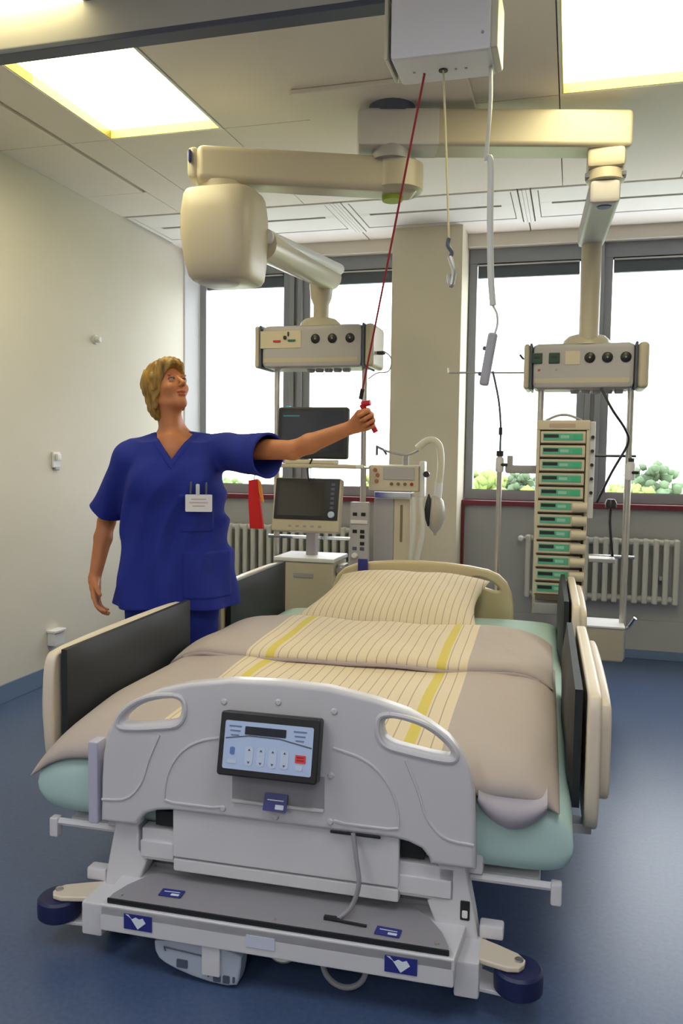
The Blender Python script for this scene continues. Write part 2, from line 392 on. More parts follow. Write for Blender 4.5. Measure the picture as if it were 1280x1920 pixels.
MB().plate(rrect(.012, .018, .004, cx=-.092, cy=-.016), .0024, (), 0, fM2).build('key_lamp', mat('key_blue', (.10, .2, .45), .4), cp)
MB().plate(rrect(.024, .010, .003, cx=-.091, cy=-.042), .0014, (), 0, fM2).build('key', M_key, cp)
for cx, w_ in ((-.088, .034), (.082, .034)):
    q = MB()
    for r_ in range(3): q.plate(rrect(w_*(1-.18*r_), .0035, .001, cx=cx, cy=.044-.011*r_), .001, (), 0, fM2)
    q.build('printed_lines', mat('print_grey_blue', (.16, .2, .36), .5), cp)

def card(parent, M, w_=.065, h=.036):
    c = MB().plate(rrect(w_, h, .002), .002, (), 0, M).build('blue_tag', M_blue, parent)
    q = MB()
    q.plate(rrect(w_*.7, .0025, .0005, cy=h*.12), .0006, (), 0, M @ T(0, 0, .0014))
    q.plate(rrect(w_*.36, h*.26, .001, cx=w_*.2, cy=-h*.24), .0006, (), 0, M @ T(0, 0, .0014))
    q.build('printed_lines', M_logo, c)
    return c
card(bed, T(-.002, -.016, .459) @ UP_XZ @ RX(-25), .062, .044)

# lower foot frame
fr = MB()
fr.bb((-.40, .03, .235), (.455, .075, .325), .006)
fr.build('foot_crossbar', M_bedfr, bed)
MB().bb((-.30, .012, .262), (.315, .032, .395), .006).build('foot_cover_panel', M_bedfr, bed)
MB().bb((-.30, .015, .222), (.315, .05, .258), .006).build('foot_cover_strip', M_bedfr, bed)
MB().bb((.30, .022, .247), (.445, .032, .292), .003).build('junction_box', M_bedfr, bed)
MB().bb((-.40, .022, .247), (-.302, .032, .292), .003).build('junction_box', M_bedfr, bed)
MB().bb((-.36, .035, .335), (-.295, .12, .375)).build('dark_opening', M_dark, bed); MB().bb((.30, .035, .335), (.375, .12, .392)).build('dark_opening', M_dark, bed)
for s in (-1, 1):
    lo = [(s*.445, .0), (s*.51, .0)]
    MB().plate([(s*.52, .105), (s*.505, .20), (s*.475, .345), (s*.41, .345), (s*.41, .26), (s*.385, .23), (s*.40, .19), (s*.44, .105)], .06, (), .006, T(0, .06, 0) @ UP_XZ).build('end_post', M_bedfr, bed)
    MB().bb((s*.455, .06, .30), (s*.52, .12, .36), .006).build('post_collar', M_bedfr, bed)
MB().bb((.468, .026, .195), (.492, .034, .245), .003).build('plug_socket', M_black, bed)
MB().bb((.473, .022, .203), (.487, .03, .222), .003).build('plug', M_paper, bed)
# shelf with black edge, front beam, labels
shO = [(-.425, -.102), (.455, -.102), (.452, -.085), (.43, -.03), (.395, .02), (.355, .055), (-.345, .055), (-.38, .025), (-.41, -.03), (-.425, -.08)]
MB().plate(shO, .008, (), .002, T(0, 0, .189)).build('foot_shelf', M_shelf, bed)
MB().bb((-.427, -.108, .180), (.457, -.102, .194), .002).build('shelf_edge', M_black, bed)
MB().bb((-.445, -.115, .108), (.47, -.075, .180), .006).build('foot_beam', M_bedfr, bed)
MB().plate([(-.445, -.115), (.47, -.115), (.49, .1), (-.47, .1)], .03, (), .004, T(0, 0, .165)).build('shelf_support', M_bedfr, bed)
for x, y in ((-.40, -.085), (.425, -.085), (.02, -.088)):
    MB().lathe([(0, .004), (.005, .003), (.006, 0)], 8, T(x, y, .193)).build('shelf_screw', M_steel, bed)
card(bed, T(-.275, -.045, .1955) @ RZ(2), .062, .034); card(bed, T(.305, -.07, .1955) @ RZ(-3), .062, .034)
def logo(x):
    M = T(x, -.1165, .146) @ UP_XZ
    c = MB().plate(rrect(.078, .040, .001), .002, (), 0, M).build('logo_plate', M_blue, bed)
    M2 = M @ T(0, 0, .0014)
    MB().plate([(-.034, .019), (-.026, .019), (.0, -.017), (.022, .002), (.014, .014), (.004, .010), (-.006, .014), (-.016, .008)], .0008, (), 0, M2).build('logo_heart', M_logo, c)
logo(-.335); logo(.345)
MB().plate(rrect(.075, .030, .001), .002, (), 0, T(-.005, -.1165, .146) @ UP_XZ).build('data_label', mat('label_pale', (.6, .62, .74), .5), bed)
# cable to the shelf
MB().tube(spline([(.20, -.005, .400), (.213, -.02, .34), (.222, -.03, .28), (.205, -.035, .225), (.175, -.05, .197)], 8), .006, 8).build('cable', M_shelf, bed)
MB().tube([(.145, -.055, .197), (.25, -.062, .197)], .004, 6).bb((.14, -.058, .192), (.18, -.047, .202)).build('cable_clip', M_black, bed)
MB().bb((.14, -.006, .392), (.27, .0, .399), .002).build('cable_slot', M_black, bed)
# pedal unit, loops under the beam
pdM = T(-.17, -.075, .055) @ UP_XZ
pdl = MB().plate(smooth_loop([(-.13, .05), (-.125, .0), (-.09, -.022), (.0, -.045), (.095, -.05), (.105, -.02), (.112, .05)], 1), .05, (), .006, pdM).build('pedal_unit', M_pedal, bed)
q = MB()
for (x, z, w_, h) in ((-.05, -.008, .03, .022), (.045, -.030, .02, .02), (.07, -.03, .018, .02), (.09, -.028, .006, .016), (.022, -.024, .005, .014)):
    q.plate(rrect(w_, h, .003, cx=x, cy=z), .003, (), 0, pdM @ T(0, 0, .026))
q.tube([(-.115, -.103+.001, .075), (-.19-.08, -.1025, .085), (-.265, -.1025, .075)], .002, 5)
q.build('pedal_icons', M_slate, pdl)
MB().bb((-.165, -.108, .03), (-.115, -.098, .112), .004).build('pedal_bracket', M_bedfr, bed)
MB().tube([(.195+.055*math.cos(a), -.06, .085+.055*math.sin(a)) for a in [math.radians(t) for t in range(170, 371, 10)]], .007, 8).build('cable_loop', M_shelf, bed)
MB().tube([(.03+.03*math.cos(a), -.05, .09+.025*math.sin(a)) for a in [math.radians(t) for t in range(180, 361, 15)]], .007, 8).build('cable_loop', M_steel, bed)
# bumper rollers at both corners, swivel casters behind them
for s in (-1, 1):
    bx, by = s*.615, -.03
    k = 1 if s > 0 else 1.0
    MB().lathe([(.02, .075), (.052, .077), (.058, .083), (.059, .105), (.058, .128), (.052, .134), (.02, .135)], 24, T(bx, by, 0)).build('bumper_roller', M_bumper, bed)
    L = math.hypot(bx-s*.49, by-.01); ang = math.degrees(math.atan2(by-.02, bx-s*.48))
    arm = [(-.005, -.045), (.08, -.04), (.135, -.034), (.158, -.02), (.163, 0), (.158, .02), (.135, .034), (.08, .04), (-.005, .045)]
    aM = T(s*.475, .015, .1425) @ RZ(ang)
    br = MB().plate(arm, .014, (), .004, aM).build('bumper_bracket', M_beige, bed)
    MB().plate([(-.005, -.04), (.07, -.036), (.13, -.02), (.13, .02), (.07, .036), (-.005, .04)], .010, (), .002, T(s*.475, .015, .069) @ RZ(ang)).build('bracket_lower', M_bedfr, br)
    MB().lathe([(0, .006), (.010, .005), (.011, 0)], 10, T(bx, by, .149)).build('bracket_bolt', M_steel, br)
    MB().bb((s*.465, -.07, .06), (s*.525, .05, .15), .006).build('corner_block', M_bedfr, bed)
    MB().box((s*.545, .06, .165), (.06, .04, .035), .006).build('corner_lug', M_bedfr, bed)
    for yy in (.06, 2.25):
        c = MB().lathe([(.015, -.018), (.055, -.018), (.062, -.010), (.062, .010), (.055, .018), (.015, .018)], 20, T(s*.50, yy+.02, .062) @ RY(90)).build('caster_wheel', M_black, bed)
        MB().bb((s*.50-.03, yy-.01, .06), (s*.50+.03, yy+.05, .13), .01).build('caster_fork', M_grey, c)
# undercarriage and lift, seen only from the side
uc = MB()
for s in (-1, 1): uc.bb((s*.40, .09, .12), (s*.46, 2.32, .18), .005)
uc.bb((-.44, .12, .12), (.44, .18, .18), .005).bb((-.44, 2.25, .12), (.44, 2.31, .18), .005)
uc.build('base_frame', M_bedfr, bed)
lf = MB()
for s in (-1, 1):
    lf.tube([(s*.36, .35, .16), (s*.36, .85, .26)], .03, 8).tube([(s*.36, 2.0, .16), (s*.36, 1.5, .26)], .03, 8)
lf.build('lift_arm', M_bedfr, bed)
dk = MB().bb((-.66, .10, .262), (.66, 2.38, .292), .006).build('mattress_deck', M_bedfr, bed)
for s in (-1, 1):
    MB().tube([(s*.45, .085, .283), (s*.70, .085, .283)], .011, 8).bb((s*.685, .07, .24), (s*.712, .10, .296), .005).build('foot_rail', M_bedfr, bed)
# narrow lilac upright beside the footboard
MB().bb((-.545, .0, .33), (-.515, .05, .56), .006).build('side_upright', mat('lilac_plastic', (.48, .46, .58), .4), bed)
# headboard
hole2 = smooth_loop([(.285, .705), (.345, .697), (.395, .674), (.430, .640), (.415, .628), (.35, .645), (.30, .660), (.272, .682)], 2)
hout = [(0, .775), (.14, .771), (.26, .760), (.36, .744), (.42, .720), (.462, .680), (.488, .62), (.50, .54), (.50, .36)]
hout = hout + [(-x, z) for x, z in hout[::-1][:-1]]
MB().plate(hout, .05, [hole2, [(-x, z) for x, z in hole2]], .014, T(0, 2.46, 0) @ UP_XZ, res=3).build('headboard', M_head, bed)
# four side rails with pads
def rail(s, y0, y1, near):
    ro = smooth_loop([(y0, .42), (y0-.01, .60), (y0+.0, .725), (y0+.05, .752), (y1-.05, .752), (y1, .73), (y1+.01, .60), (y1, .42), (y1-.06, .36), (y0+.06, .36)], 2)
    r = MB().plate(ro, .036, (), .010, T(s*.782, 0, 0) @ UP_YZ, res=3).build('side_rail', M_beige, bed)
    rb = smooth_loop([(y0+.03, .47), (y0+.03, .66), (y0+.08, .73), (y1-.10, .73), (y1-.06, .66), (y1-.06, .50), (y1-.12, .44), (y0+.10, .44)], 2)
    MB().plate(rb, .030, (), .010, T(s*.812, 0, 0) @ UP_YZ, res=3).build('rail_bulge', M_beige, r)
    MB().bb((s*.66, y0+.25, .27), (s*.80, y0+.31, .30), .004).bb((s*.775, y0+.25, .27), (s*.80, y0+.31, .42), .004).build('rail_bracket', M_bedfr, r)
    # quilted vinyl pad, slightly puffed
    b0, b1, z0, z1 = y0+.025, y1-.02, .44, .752
    def face(a, c, side):
        puff = (1-abs(2*a-1)**6)*(1-abs(2*c-1)**6)
        wr = .004*math.sin(9*a+3*c+y0*7)*math.sin(5*c+2*a)
        return (s*(.745 - side*(.012+.016*puff+wr*puff) ), b0+(b1-b0)*a, z0+(z1-z0)*c)
    m = MB()
    m.grid(lambda a, c: face(a, c, 1), 24, 12).grid(lambda a, c: face(a, c, -1 if False else -.6), 24, 12)
    for a in (0, 1):
        m.grid(lambda u, c, a=a: tuple(Vector(face(a, c, 1)).lerp(Vector(face(a, c, -.6)), u)), 2, 12)
    for c in (0, 1):
        m.grid(lambda u, a, c=c: tuple(Vector(face(a, c, 1)).lerp(Vector(face(a, c, -.6)), u)), 2, 24)
    m.build('rail_pad', M_pad, bed, auto=60)
for s in (-1, 1):
    rail(s, .18, 1.11, True); rail(s, 1.51, 2.37, False)
# blue handset clip on the headboard
MB().bb((-.34, 2.415, .70), (-.285, 2.434, .775), .005).build('handset_clip', M_blue, bed)

# ------------------------------------------------------------------ bedding (own things, on the bed)
def slab(fn_mid, fn_t, u0, u1, v0, v1, nu, nv, p=6, pw=.5):
    """closed cushion: mid surface +- thickness with rounded rim"""
    m = MB()
    def prof(a, c):
        e = max(abs(2*a-1), abs(2*c-1))
        k = (1-abs(2*a-1)**p)*(1-abs(2*c-1)**p)
        return max(k, 0)**pw
    for sg in (1, -1):
        def f(a, c, sg=sg):
            # denser sampling near the rim
            aa = .5-.5*math.cos(PI*a); cc = .5-.5*math.cos(PI*c)
            u = u0+(u1-u0)*aa; v = v0+(v1-v0)*cc
            x, y, z = fn_mid(u, v); return (x, y, z+sg*fn_t(u, v)*prof(aa, cc))
        m.grid(f, nu, nv)
    return m
def stripe_mat(name, lines, base, side, half, line=(.40, .33, .25), yellow=(.62, .50, .12), period=.034, ybands=()):
    """woven stripes that run along the bed"""
    m = bpy.data.materials.new(name); m.use_nodes = True; nt = m.node_tree; b = nt.nodes['Principled BSDF']
    b.inputs['Roughness'].default_value = .85; b.inputs['Specular IOR Level'].default_value = .2
    tc = nt.nodes.new('ShaderNodeTexCoord'); sp = nt.nodes.new('ShaderNodeSeparateXYZ'); nt.links.new(tc.outputs['Object'], sp.inputs[0])
    def math_(op, a, b_=None):
        n = nt.nodes.new('ShaderNodeMath'); n.operation = op
        for i, q in enumerate((a, b_)):
            if q is None: continue
            if isinstance(q, (int, float)): n.inputs[i].default_value = q
            else: nt.links.new(q, n.inputs[i])
        return n.outputs[0]
    def mix(fac, a, b_):
        n = nt.nodes.new('ShaderNodeMix'); n.data_type = 'RGBA'; nt.links.new(fac, n.inputs[0])
        for i, q in ((6, a), (7, b_)):
            if isinstance(q, tuple): n.inputs[i].default_value = (*q, 1)
            else: nt.links.new(q, n.inputs[i])
        return n.outputs[2]
    x = sp.outputs[0]
    t = math_('FRACT', math_('MULTIPLY', math_('ADD', x, 10.0), 1/period))
    ln = math_('LESS_THAN', t, lines)
    c = mix(ln, base, line)
    for (c0, hw) in ybands:
        yb = math_('LESS_THAN', math_('ABSOLUTE', math_('SUBTRACT', x, c0)), hw)
        c = mix(yb, c, yellow)
    out = math_('GREATER_THAN', math_('ABSOLUTE', x), half)
    c = mix(out, c, side)
    nz = nt.nodes.new('ShaderNodeTexNoise'); nz.inputs['Scale'].default_value = 5; nz.inputs['Detail'].default_value = 3
    mp = nt.nodes.new('ShaderNodeMapping'); mp.inputs['Scale'].default_value = (1.6, .8, 1.2); nt.links.new(tc.outputs['Object'], mp.inputs[0]); nt.links.new(mp.outputs[0], nz.inputs[0])
    bp = nt.nodes.new('ShaderNodeBump'); bp.inputs['Strength'].default_value = .35; bp.inputs['Distance'].default_value = .03
    nt.links.new(nz.outputs['Fac'], bp.inputs['Height']); nt.links.new(bp.outputs[0], b.inputs['Normal'])
    nt.links.new(c, b.inputs['Base Color']); MATS[name] = m; return m
CREAM = (.68, .57, .41); TAUPE = (.44, .375, .34)
M_duv = stripe_mat('striped_duvet', .10, CREAM, TAUPE, .40, ybands=((.31, .016), (-.31, .016)), period=.036)
M_pil = stripe_mat('striped_pillow', .12, CREAM, CREAM, 9, period=.030)
mt = empty('mattress', BED_LOC, BED_YAW, label='thick wide mattress under a mint green fitted sheet', cat='mattress')
def nz(u, v, s=1.0): return math.sin(7*u*s+1.3)*math.sin(5*v*s+.4)+.5*math.sin(13*u*s+9*v*s)
slab(lambda u, v: (u, v, .4035), lambda u, v: .110+.003*nz(u, v), -.735, .735, .055, 2.40, 40, 80, p=22, pw=.3).build('mattress_body', M_mint, mt)
dv = empty('duvet', BED_LOC, BED_YAW, label='grey and cream striped duvet folded back across the middle of the bed', cat='duvet')
def dmid(u, v):
    z = .548+.014*min(1, max(0, (v-.05)/.5)) + .006*nz(u, v)
    e = max(0, abs(u)-.60)/.14; z -= .07*e*e
    if u < 0: z -= .035*max(0, 1-(v-.06)/.35)*max(0, (-u-.45)/.3)
    f = max(0, .20-v)/.16; z -= .028*f*f
    return (u*(1+ (.025 if u < 0 else 0)*max(0, 1-(v-.06)/.5)), v, z)
slab(dmid, lambda u, v: .036+.003*nz(u*1.7, v*1.4), -.735, .700, .045, 1.25, 50, 50, p=12, pw=.4).build('duvet_body', M_duv, dv)
def fmid(u, v):
    e = max(0, abs(u)-.55)/.15
    return (u, v+.03*u, .609+.008*math.sin((v-.85)*4)+.005*nz(u*1.3, v*1.5)-.055*e*e)
fold = slab(fmid, lambda u, v: .027+.003*nz(u*2, v*2), -.70, .69, .85, 1.50, 44, 34, p=10, pw=.38).build('folded_part', M_duv, dv)
hm = MB()
hm.tube([(u, .850+.03*u-.003, fmid(u, .853)[2]-.006) for u in [-.64+.04*k for k in range(33)]], .007, 8)
hm.build('fold_hem', mat('hem_mauve', (.42, .33, .33), .85), dv)
# loose end of the duvet hanging over the foot of the mattress at the right
dr = MB()
def dfn(a, c):
    u = .505+.165*a; sag = .050*math.sin(PI*a)**.8
    return (u, .10*(1-c)**3+.055-.035*math.sin(PI*c*.9)-.01*math.sin(PI*a), .548-(.058+sag)*c)
dr.grid(dfn, 16, 10); dr.grid(lambda a, c: (dfn(a, c)[0], dfn(a, c)[1]+.02, dfn(a, c)[2]), 16, 10)
dr.build('hanging_end', mat('duvet_side', (.42, .38, .42), .85, bump=.2, bscale=12), dv)
pl = empty('pillow', BED_LOC, BED_YAW, label='cream pillow with thin brown stripes at the head of the bed', cat='pillow')
def pmid(u, v):
    t = (v-1.5)/.9
    return (u*(1-.10*math.sin(PI*t))-.02, v, .618+.075*t)
slab(pmid, lambda u, v: .085+.004*nz(u*2, v*2), -.40, .40, 1.50, 2.38, 36, 36, p=2.6).build('pillow_body', M_pil, pl)

# ------------------------------------------------------------------ ceiling pendants
HUB = (-.80, 3.62)
pr = empty('ceiling_pendant', (HUB[0], HUB[1], ZC), label='cream jointed ceiling arm reaching right, carrying the infusion pump rack', cat='ceiling arm', group='ceiling supply arms')
def arm_bar(a, b, w_, h, name, m, parent, z, bev=.02, over=.09):
    """horizontal box arm with rounded edges from a to b (parent-local xy), centred on height z"""
    d = Vector((b[0]-a[0], b[1]-a[1], 0)); L = d.length; ang = math.degrees(math.atan2(d.y, d.x))
    return MB().box(((L)/2, 0, 0), (L+2*over, w_, h), bev, T(a[0], a[1], z) @ RZ(ang), seg=4).build(name, m, parent)
MB().plate(rrect(.74, .62, .01), .02, (), .004, T(-.02, .08, -.011)).build('ceiling_plate', M_ceil, pr)
MB().lathe([(.10, -.06), (.10, -.0)], 24).build('mount_ring', M_slate, pr)
RE = (.90, .23)
arm_bar((0, 0), RE, .17, .155, 'upper_arm', M_cream, pr, -.13)
MB().box((0, 0, 0), (.36, .176, .159), .02, T(.03, .008, -.13) @ RZ(14.3)).build('arm_hub_shell', mat('pale_grey_lacquer', (.55, .53, .52), .35), pr)
MB().lathe([(0, -.213), (.045, -.213), (.047, -.205)], 20, T(0, 0, 0)).build('hub_cap', M_lime, pr)
MB().lathe([(.085, -.25), (.085, -.20)], 24).build('hub_neck', M_grey, pr)
MB().box((RE[0], RE[1], -.245), (.16, .16, .085), .02).build('joint_block', M_cream, pr)
jb = MB().lathe([(.07, -.335), (.08, -.33), (.08, -.29), (.07, -.285)], 24, T(RE[0], RE[1], 0)).build('joint_collar', M_cream, pr)
for s in (-1, 1): MB().box((RE[0]+s*.075, RE[1]-.02, -.31), (.02, .05, .02), .003).build('collar_notch', M_slate, jb)
CR = (.863, .90)                                    # column axis, relative to the hub
la = MB().box((0, 0, 0), (.13, .80, .10), .02, T((RE[0]+CR[0])/2-.003, (RE[1]+CR[1])/2, -.385) @ RZ(3)).build('lower_arm', M_panel, pr)
MB().lathe([(0, .004), (.03, .003), (.033, 0)], 16, T(RE[0]-.0, RE[1]+.0, -.436) @ RX(180)).build('arm_badge', M_blue, la)
MB().lathe([(.050, -.92), (.050, -.40)], 24, T(CR[0], CR[1], 0)).build('drop_post', M_cream, pr)
def head_unit(p, cx, cy, zc, W, sockets, plates, hgt=.24, dep=.27, greens=(), rails=True):
    """supply head: grey centre with slate gaskets and rounded end caps; px local to the pendant"""
    hb = MB().box((cx-.015, cy, zc), (W-.10, dep, hgt), .03).build('supply_head', M_panel, p)
    for s, w_ in ((-1, .03), (1, .055)):
        x = cx-.015+s*(W-.10)/2
        MB().box((x+s*.005, cy, zc), (.014, dep+.004, hgt+.004), .006).build('head_gasket', M_slate, hb)
        MB().box((x+s*(.012+w_/2), cy, zc), (w_, dep, hgt), .022, seg=4).build('head_end_cap', M_cream, hb)
    MB().bb((cx-W/2+.05, cy-dep/2-.001, zc-hgt/2+.03), (cx+W/2-.09, cy-dep/2+.003, zc-hgt/2+.055), .001).build('head_trim', M_cream, hb)
    MB().lathe([(.125, 0), (.118, .028), (.095, .05), (.055, .062)], 28, T(cx+.0, cy, zc+hgt/2-.004)).build('head_dome', M_cream, p)
    fy = cy-dep/2
    for x in sockets:
        k = MB().lathe([(.027, 0), (.027, .004), (.022, .008), (0, .0085)], 18, T(x, fy, zc+.04) @ RX(90)).build('power_socket', M_black, hb)
        MB().lathe([(.005, .006), (.005, .010)], 8, T(x, fy, zc+.04) @ RX(90)).build('socket_pin', M_grey, k)
    for (x, w_, h) in plates:
        MB().box((x, fy-.001, zc+.04), (w_, .006, h), .002).build('socket_plate', M_pump, hb)
    for x in greens:
        g = MB().box((x, fy-.002, zc+.04), (.055, .01, .055), .004).build('data_socket', M_green, hb)
        MB().box((x, fy-.006, zc+.045), (.03, .006, .012), .001).build('data_slot', M_black, g)
        MB().box((x+.012, fy-.0005, zc-.02), (.012, .003, .01), .001).build('marker', M_red if x == greens[0] else M_grey, hb)
    q = MB()
    for k in range(5): q.lathe([(.022, -.018), (.025, 0)], 14, T(cx-.05+.055*k, cy-.02, zc-hgt/2))
    q.build('gas_outlets', M_grey, hb)
    MB().tube([(cx-W/2+.01, cy-.02, zc+.045), (cx-W/2-.02, cy-.02, zc+.055), (cx-W/2-.035, cy-.02, zc+.075)], .006, 6).build('side_hook', M_black, hb)
head_unit(pr, CR[0]-.010, CR[1]+.07, -1.055, .61, (.871, .957, 1.046), ((.786, .075, .07),), .235, .27, (.608, .695))
def pole(p, x, y, z0, z1, r=.018):
    MB().tube([(x, y, z0), (x, y, z1)], r, 14).build('equipment_pole', M_steel, p)
pole(pr, .63, CR[1]+.04, -2.37, -1.17); pole(pr, 1.083, CR[1]+.04, -2.585, -1.17)
MB().tube([(.63, CR[1]+.04, -1.515), (1.12, CR[1]+.04, -1.515)], .007, 8).build('cross_rod', M_black, pr)
MB().lathe([(.024, -.05), (.026, -.04), (.026, .03), (.022, .045)], 14, T(1.092, CR[1]+.04, -1.59)).build('pole_clamp', M_white, pr)
MB().lathe([(.021, .0), (.021, .02)], 12, T(1.092, CR[1]+.04, -1.545)).tube([(1.09, CR[1]+.03, -1.60), (1.135, CR[1]+.0, -1.60)], .008, 6).build('clamp_knob', M_black, pr)
MB().tube([(.90, CR[1]+.04, -2.045), (1.13, CR[1]+.04, -2.045)], .009, 8).build('cross_rail', M_chrome, pr)
MB().tube(spline([(.93, CR[1]-.05, -1.17), (.99, CR[1]-.06, -1.28), (1.06, CR[1]-.01, -1.38), (1.075, CR[1]+.01, -1.45), (1.0, CR[1]-.01, -1.60), (.93, CR[1], -1.76)], 8), .007, 8).build('power_cable', M_black, pr)
MB().tube(spline([(1.002, CR[1], -1.78), (1.0, CR[1]-.01, -1.86), (1.01, CR[1]-.02, -1.97), (1.018, CR[1]-.01, -2.04)], 8), .007, 8).lathe([(.028, -.025), (.03, .0), (.02, .02)], 12, T(1.002, CR[1], -1.76)).build('plug_lead', M_black, pr)
tr = MB().box((.965, CR[1]+.0, -2.055), (.13, .16, .02), .004).build('small_tray', M_grey, pr)
bx = MB().box((.99, CR[1]+.02, -2.49), (.19, .22, .175), .012).build('foot_box', M_cream, pr)
MB().box((.99, CR[1]+.02, -2.398), (.2, .23, .012), .004).build('foot_box_lid', M_white, bx)
MB().tube(spline([(1.05, CR[1]+.03, -2.41), (1.10, CR[1]-.02, -2.41), (1.14, CR[1]-.04, -2.35)], 6), .010, 8).build('foot_hook', M_chrome, pr)

# left pendant: second arm on the same hub
pz = 0
plf = empty('ceiling_pendant', (HUB[0], HUB[1], ZC), label='cream jointed ceiling arm reaching left, with bulky motor housing and monitor poles', cat='ceiling arm', group='ceiling supply arms')
ME = (-.715, -.25)
arm_bar((0.02, .06), ME, .16, .15, 'upper_arm', M_cream, plf, -.305, .03, .08)
MB().lathe([(0, -.40), (.045, -.40), (.047, -.385), (.047, -.37)], 20, T(-.005, .06, 0)).build('hub_cap', M_lime, plf)
MB().lathe([(.10, -.37), (.115, -.36), (.115, -.25), (.10, -.245)], 28, T(.015, .06, 0)).build('hub_drum', M_cream, plf)
MB().box((0, 0, 0), (.05, .13, .13), .02, T(ME[0]-.085, ME[1]-.03, -.30) @ RZ(19)).build('arm_end_cap', M_cream, plf)
MB().box((0, 0, 0), (.012, .03, .05), .004, T(ME[0]-.075, ME[1]-.098, -.28) @ RZ(19)).build('arm_badge', M_blue, plf)
def superloft(rings, n=56, p=4.2):
    m = MB(); vs = []
    for (cx, cy, z, rx, ry) in rings:
        for j in range(n):
            a = 2*PI*j/n; c, s_ = math.cos(a), math.sin(a)
            vs.append((cx+rx*math.copysign(abs(c)**(2/p), c), cy+ry*math.copysign(abs(s_)**(2/p), s_), z))
    k = len(rings)
    m.add(vs, [(i*n+j, i*n+(j+1) % n, (i+1)*n+(j+1) % n, (i+1)*n+j) for i in range(k-1) for j in range(n)] + [tuple(range(n)), tuple(range((k-1)*n, k*n))], None, True)
    return m
mx, my = -.685, -.22
MB().lathe([(.105, -.42), (.105, -.37)], 28, T(mx-.01, my, 0)).build('motor_neck', M_cream, plf)
mh = superloft([(mx, my, -.405, .135, .12), (mx, my, -.408, .15, .135), (mx, my, -.425, .158, .145), (mx, my, -.50, .168, .155), (mx, my, -.60, .168, .158), (mx+.005, my, -.70, .158, .15), (mx+.01, my, -.765, .145, .14), (mx+.012, my, -.785, .132, .127), (mx+.012, my, -.790, .12, .115)]).build('motor_housing', M_cream, plf)
MB().lathe([(0, .004), (.085, .003), (.09, 0)], 28, T(mx-.02, my-.02, -.790) @ RX(180)).build('housing_base', M_panel, mh)
CL = (-.637, 1.06)                                  # left drop post, relative to the hub
MB().tube([(mx+.13, my+.10, -.60), (CL[0]+.04, CL[1]+.03, -.50)], .072, 20).build('spring_arm', M_cream, plf)
MB().tube([(mx+.16, my+.08, -.575), (CL[0]+.10, CL[1]+.02, -.455)], .032, 14).build('spring_arm_tube', M_white, plf)
MB().lathe([(.045, -.78), (.045, -.66), (.062, -.62), (.07, -.54)], 24, T(CL[0], CL[1], 0)).build('drop_post', M_cream, plf)
head_unit(plf, CL[0]-.018, CL[1]+.05, -.905, .71, (-.642, -.541, -.436), ((-.853, .25, .10),), .245, .28)
q = MB()
fy = CL[1]+.05-.14-.006
q.box((-.875, fy, -.875), (.045, .012, .012), .003, T(0, 0, 0)); q.build('red_valve', M_red, plf)
MB().box((-.785, fy, -.872), (.045, .012, .012), .003).build('green_valve', mat('valve_green', (.02, .16, .06), .4), plf)
MB().box((-.825, fy, -.855), (.018, .014, .02), .003).box((-.805, fy, -.835), (.008, .012, .025), .002).build('black_valve', M_black, plf)
pole(plf, -.914, CL[1]+.03, -2.42, -1.02); pole(plf, -.376, CL[1]+.03, -2.35, -1.02)
MB().tube([(-.96, CL[1]+.02, -1.60), (-.34, CL[1]+.02, -1.60)], .010, 8).tube([(-.96, CL[1]+.02, -2.025), (-.34, CL[1]+.02, -2.025)], .011, 8).build('cross_rail', M_chrome, plf)
MB().tube(spline([(-.275, CL[1]-.02, -.945), (-.24, CL[1]-.03, -.945), (-.205, CL[1]-.04, -.985), (-.22, CL[1]-.04, -1.05), (-.29, CL[1]-.03, -1.06), (-.345, CL[1]-.01, -1.09)], 8), .004, 6).build('side_lead', M_grey, plf)
MB().box((-.27, CL[1]-.02, -.945), (.05, .02, .02), .004).build('side_knob', M_black, plf)

# ------------------------------------------------------------------ devices on the left poles
PX = HUB[0]+CL[0]; PY = HUB[1]+CL[1]+.03            # pole plane
mon = empty('patient_monitor', (-1.457, PY-.09, 1.465), label='flat black patient monitor with dark screen behind the outstretched arm', cat='monitor')
MB().plate(rrect(.425, .30, .015), .045, (), .008, RX(-4) @ UP_XZ).build('monitor_body', M_black, mon)
sc = MB().plate(rrect(.375, .235, .004, cy=.008), .002, (), 0, RX(-4) @ T(0, -.0235, 0) @ UP_XZ).build('screen', M_scr, mon)
MB().plate(rrect(.10, .008, .001, cx=-.13, cy=.098), .001, (), 0, RX(-4) @ T(0, -.0252, 0) @ UP_XZ).build('screen_line', mat('screen_teal', (.05, .25, .30), .3), sc)
MB().plate(rrect(.05, .02, .002, cx=.03, cy=-.085), .001, (), 0, RX(-4) @ T(0, -.0252, 0) @ UP_XZ).build('screen_button', mat('screen_blue', (.03, .06, .18), .3), sc)
MB().box((-.155, .0, .152), (.02, .02, .012), .003).build('alarm_lamp', mat('teal_lamp', (.03, .45, .55), .3), mon)
MB().bb((-.04, .02, -.06), (.04, .07, .06), .006).build('mount', M_grey, mon)
sh = empty('device_shelf', (-1.43, PY-.03, 1.275), label='cream shelf on the left poles between monitor and ventilator', cat='shelf')
MB().box((-.005, -.06, .0), (.53, .22, .024), .006).build('shelf_board', M_cream, sh)
MB().box((-.02, -.11, .024), (.30, .10, .024), .006).build('module', M_pump, sh)
MB().tube([(.0, -.16, .045), (-.03, -.165, -.02), (-.02, -.16, -.09)], .005, 6).build('lead', M_black, sh)
ve = empty('ventilator', (-1.465, PY-.12, .35), label='cream ventilator with tilted dark touch screen and row of keys', cat='ventilator')
vM = T(-.005, -.02, .715) @ RX(-12)
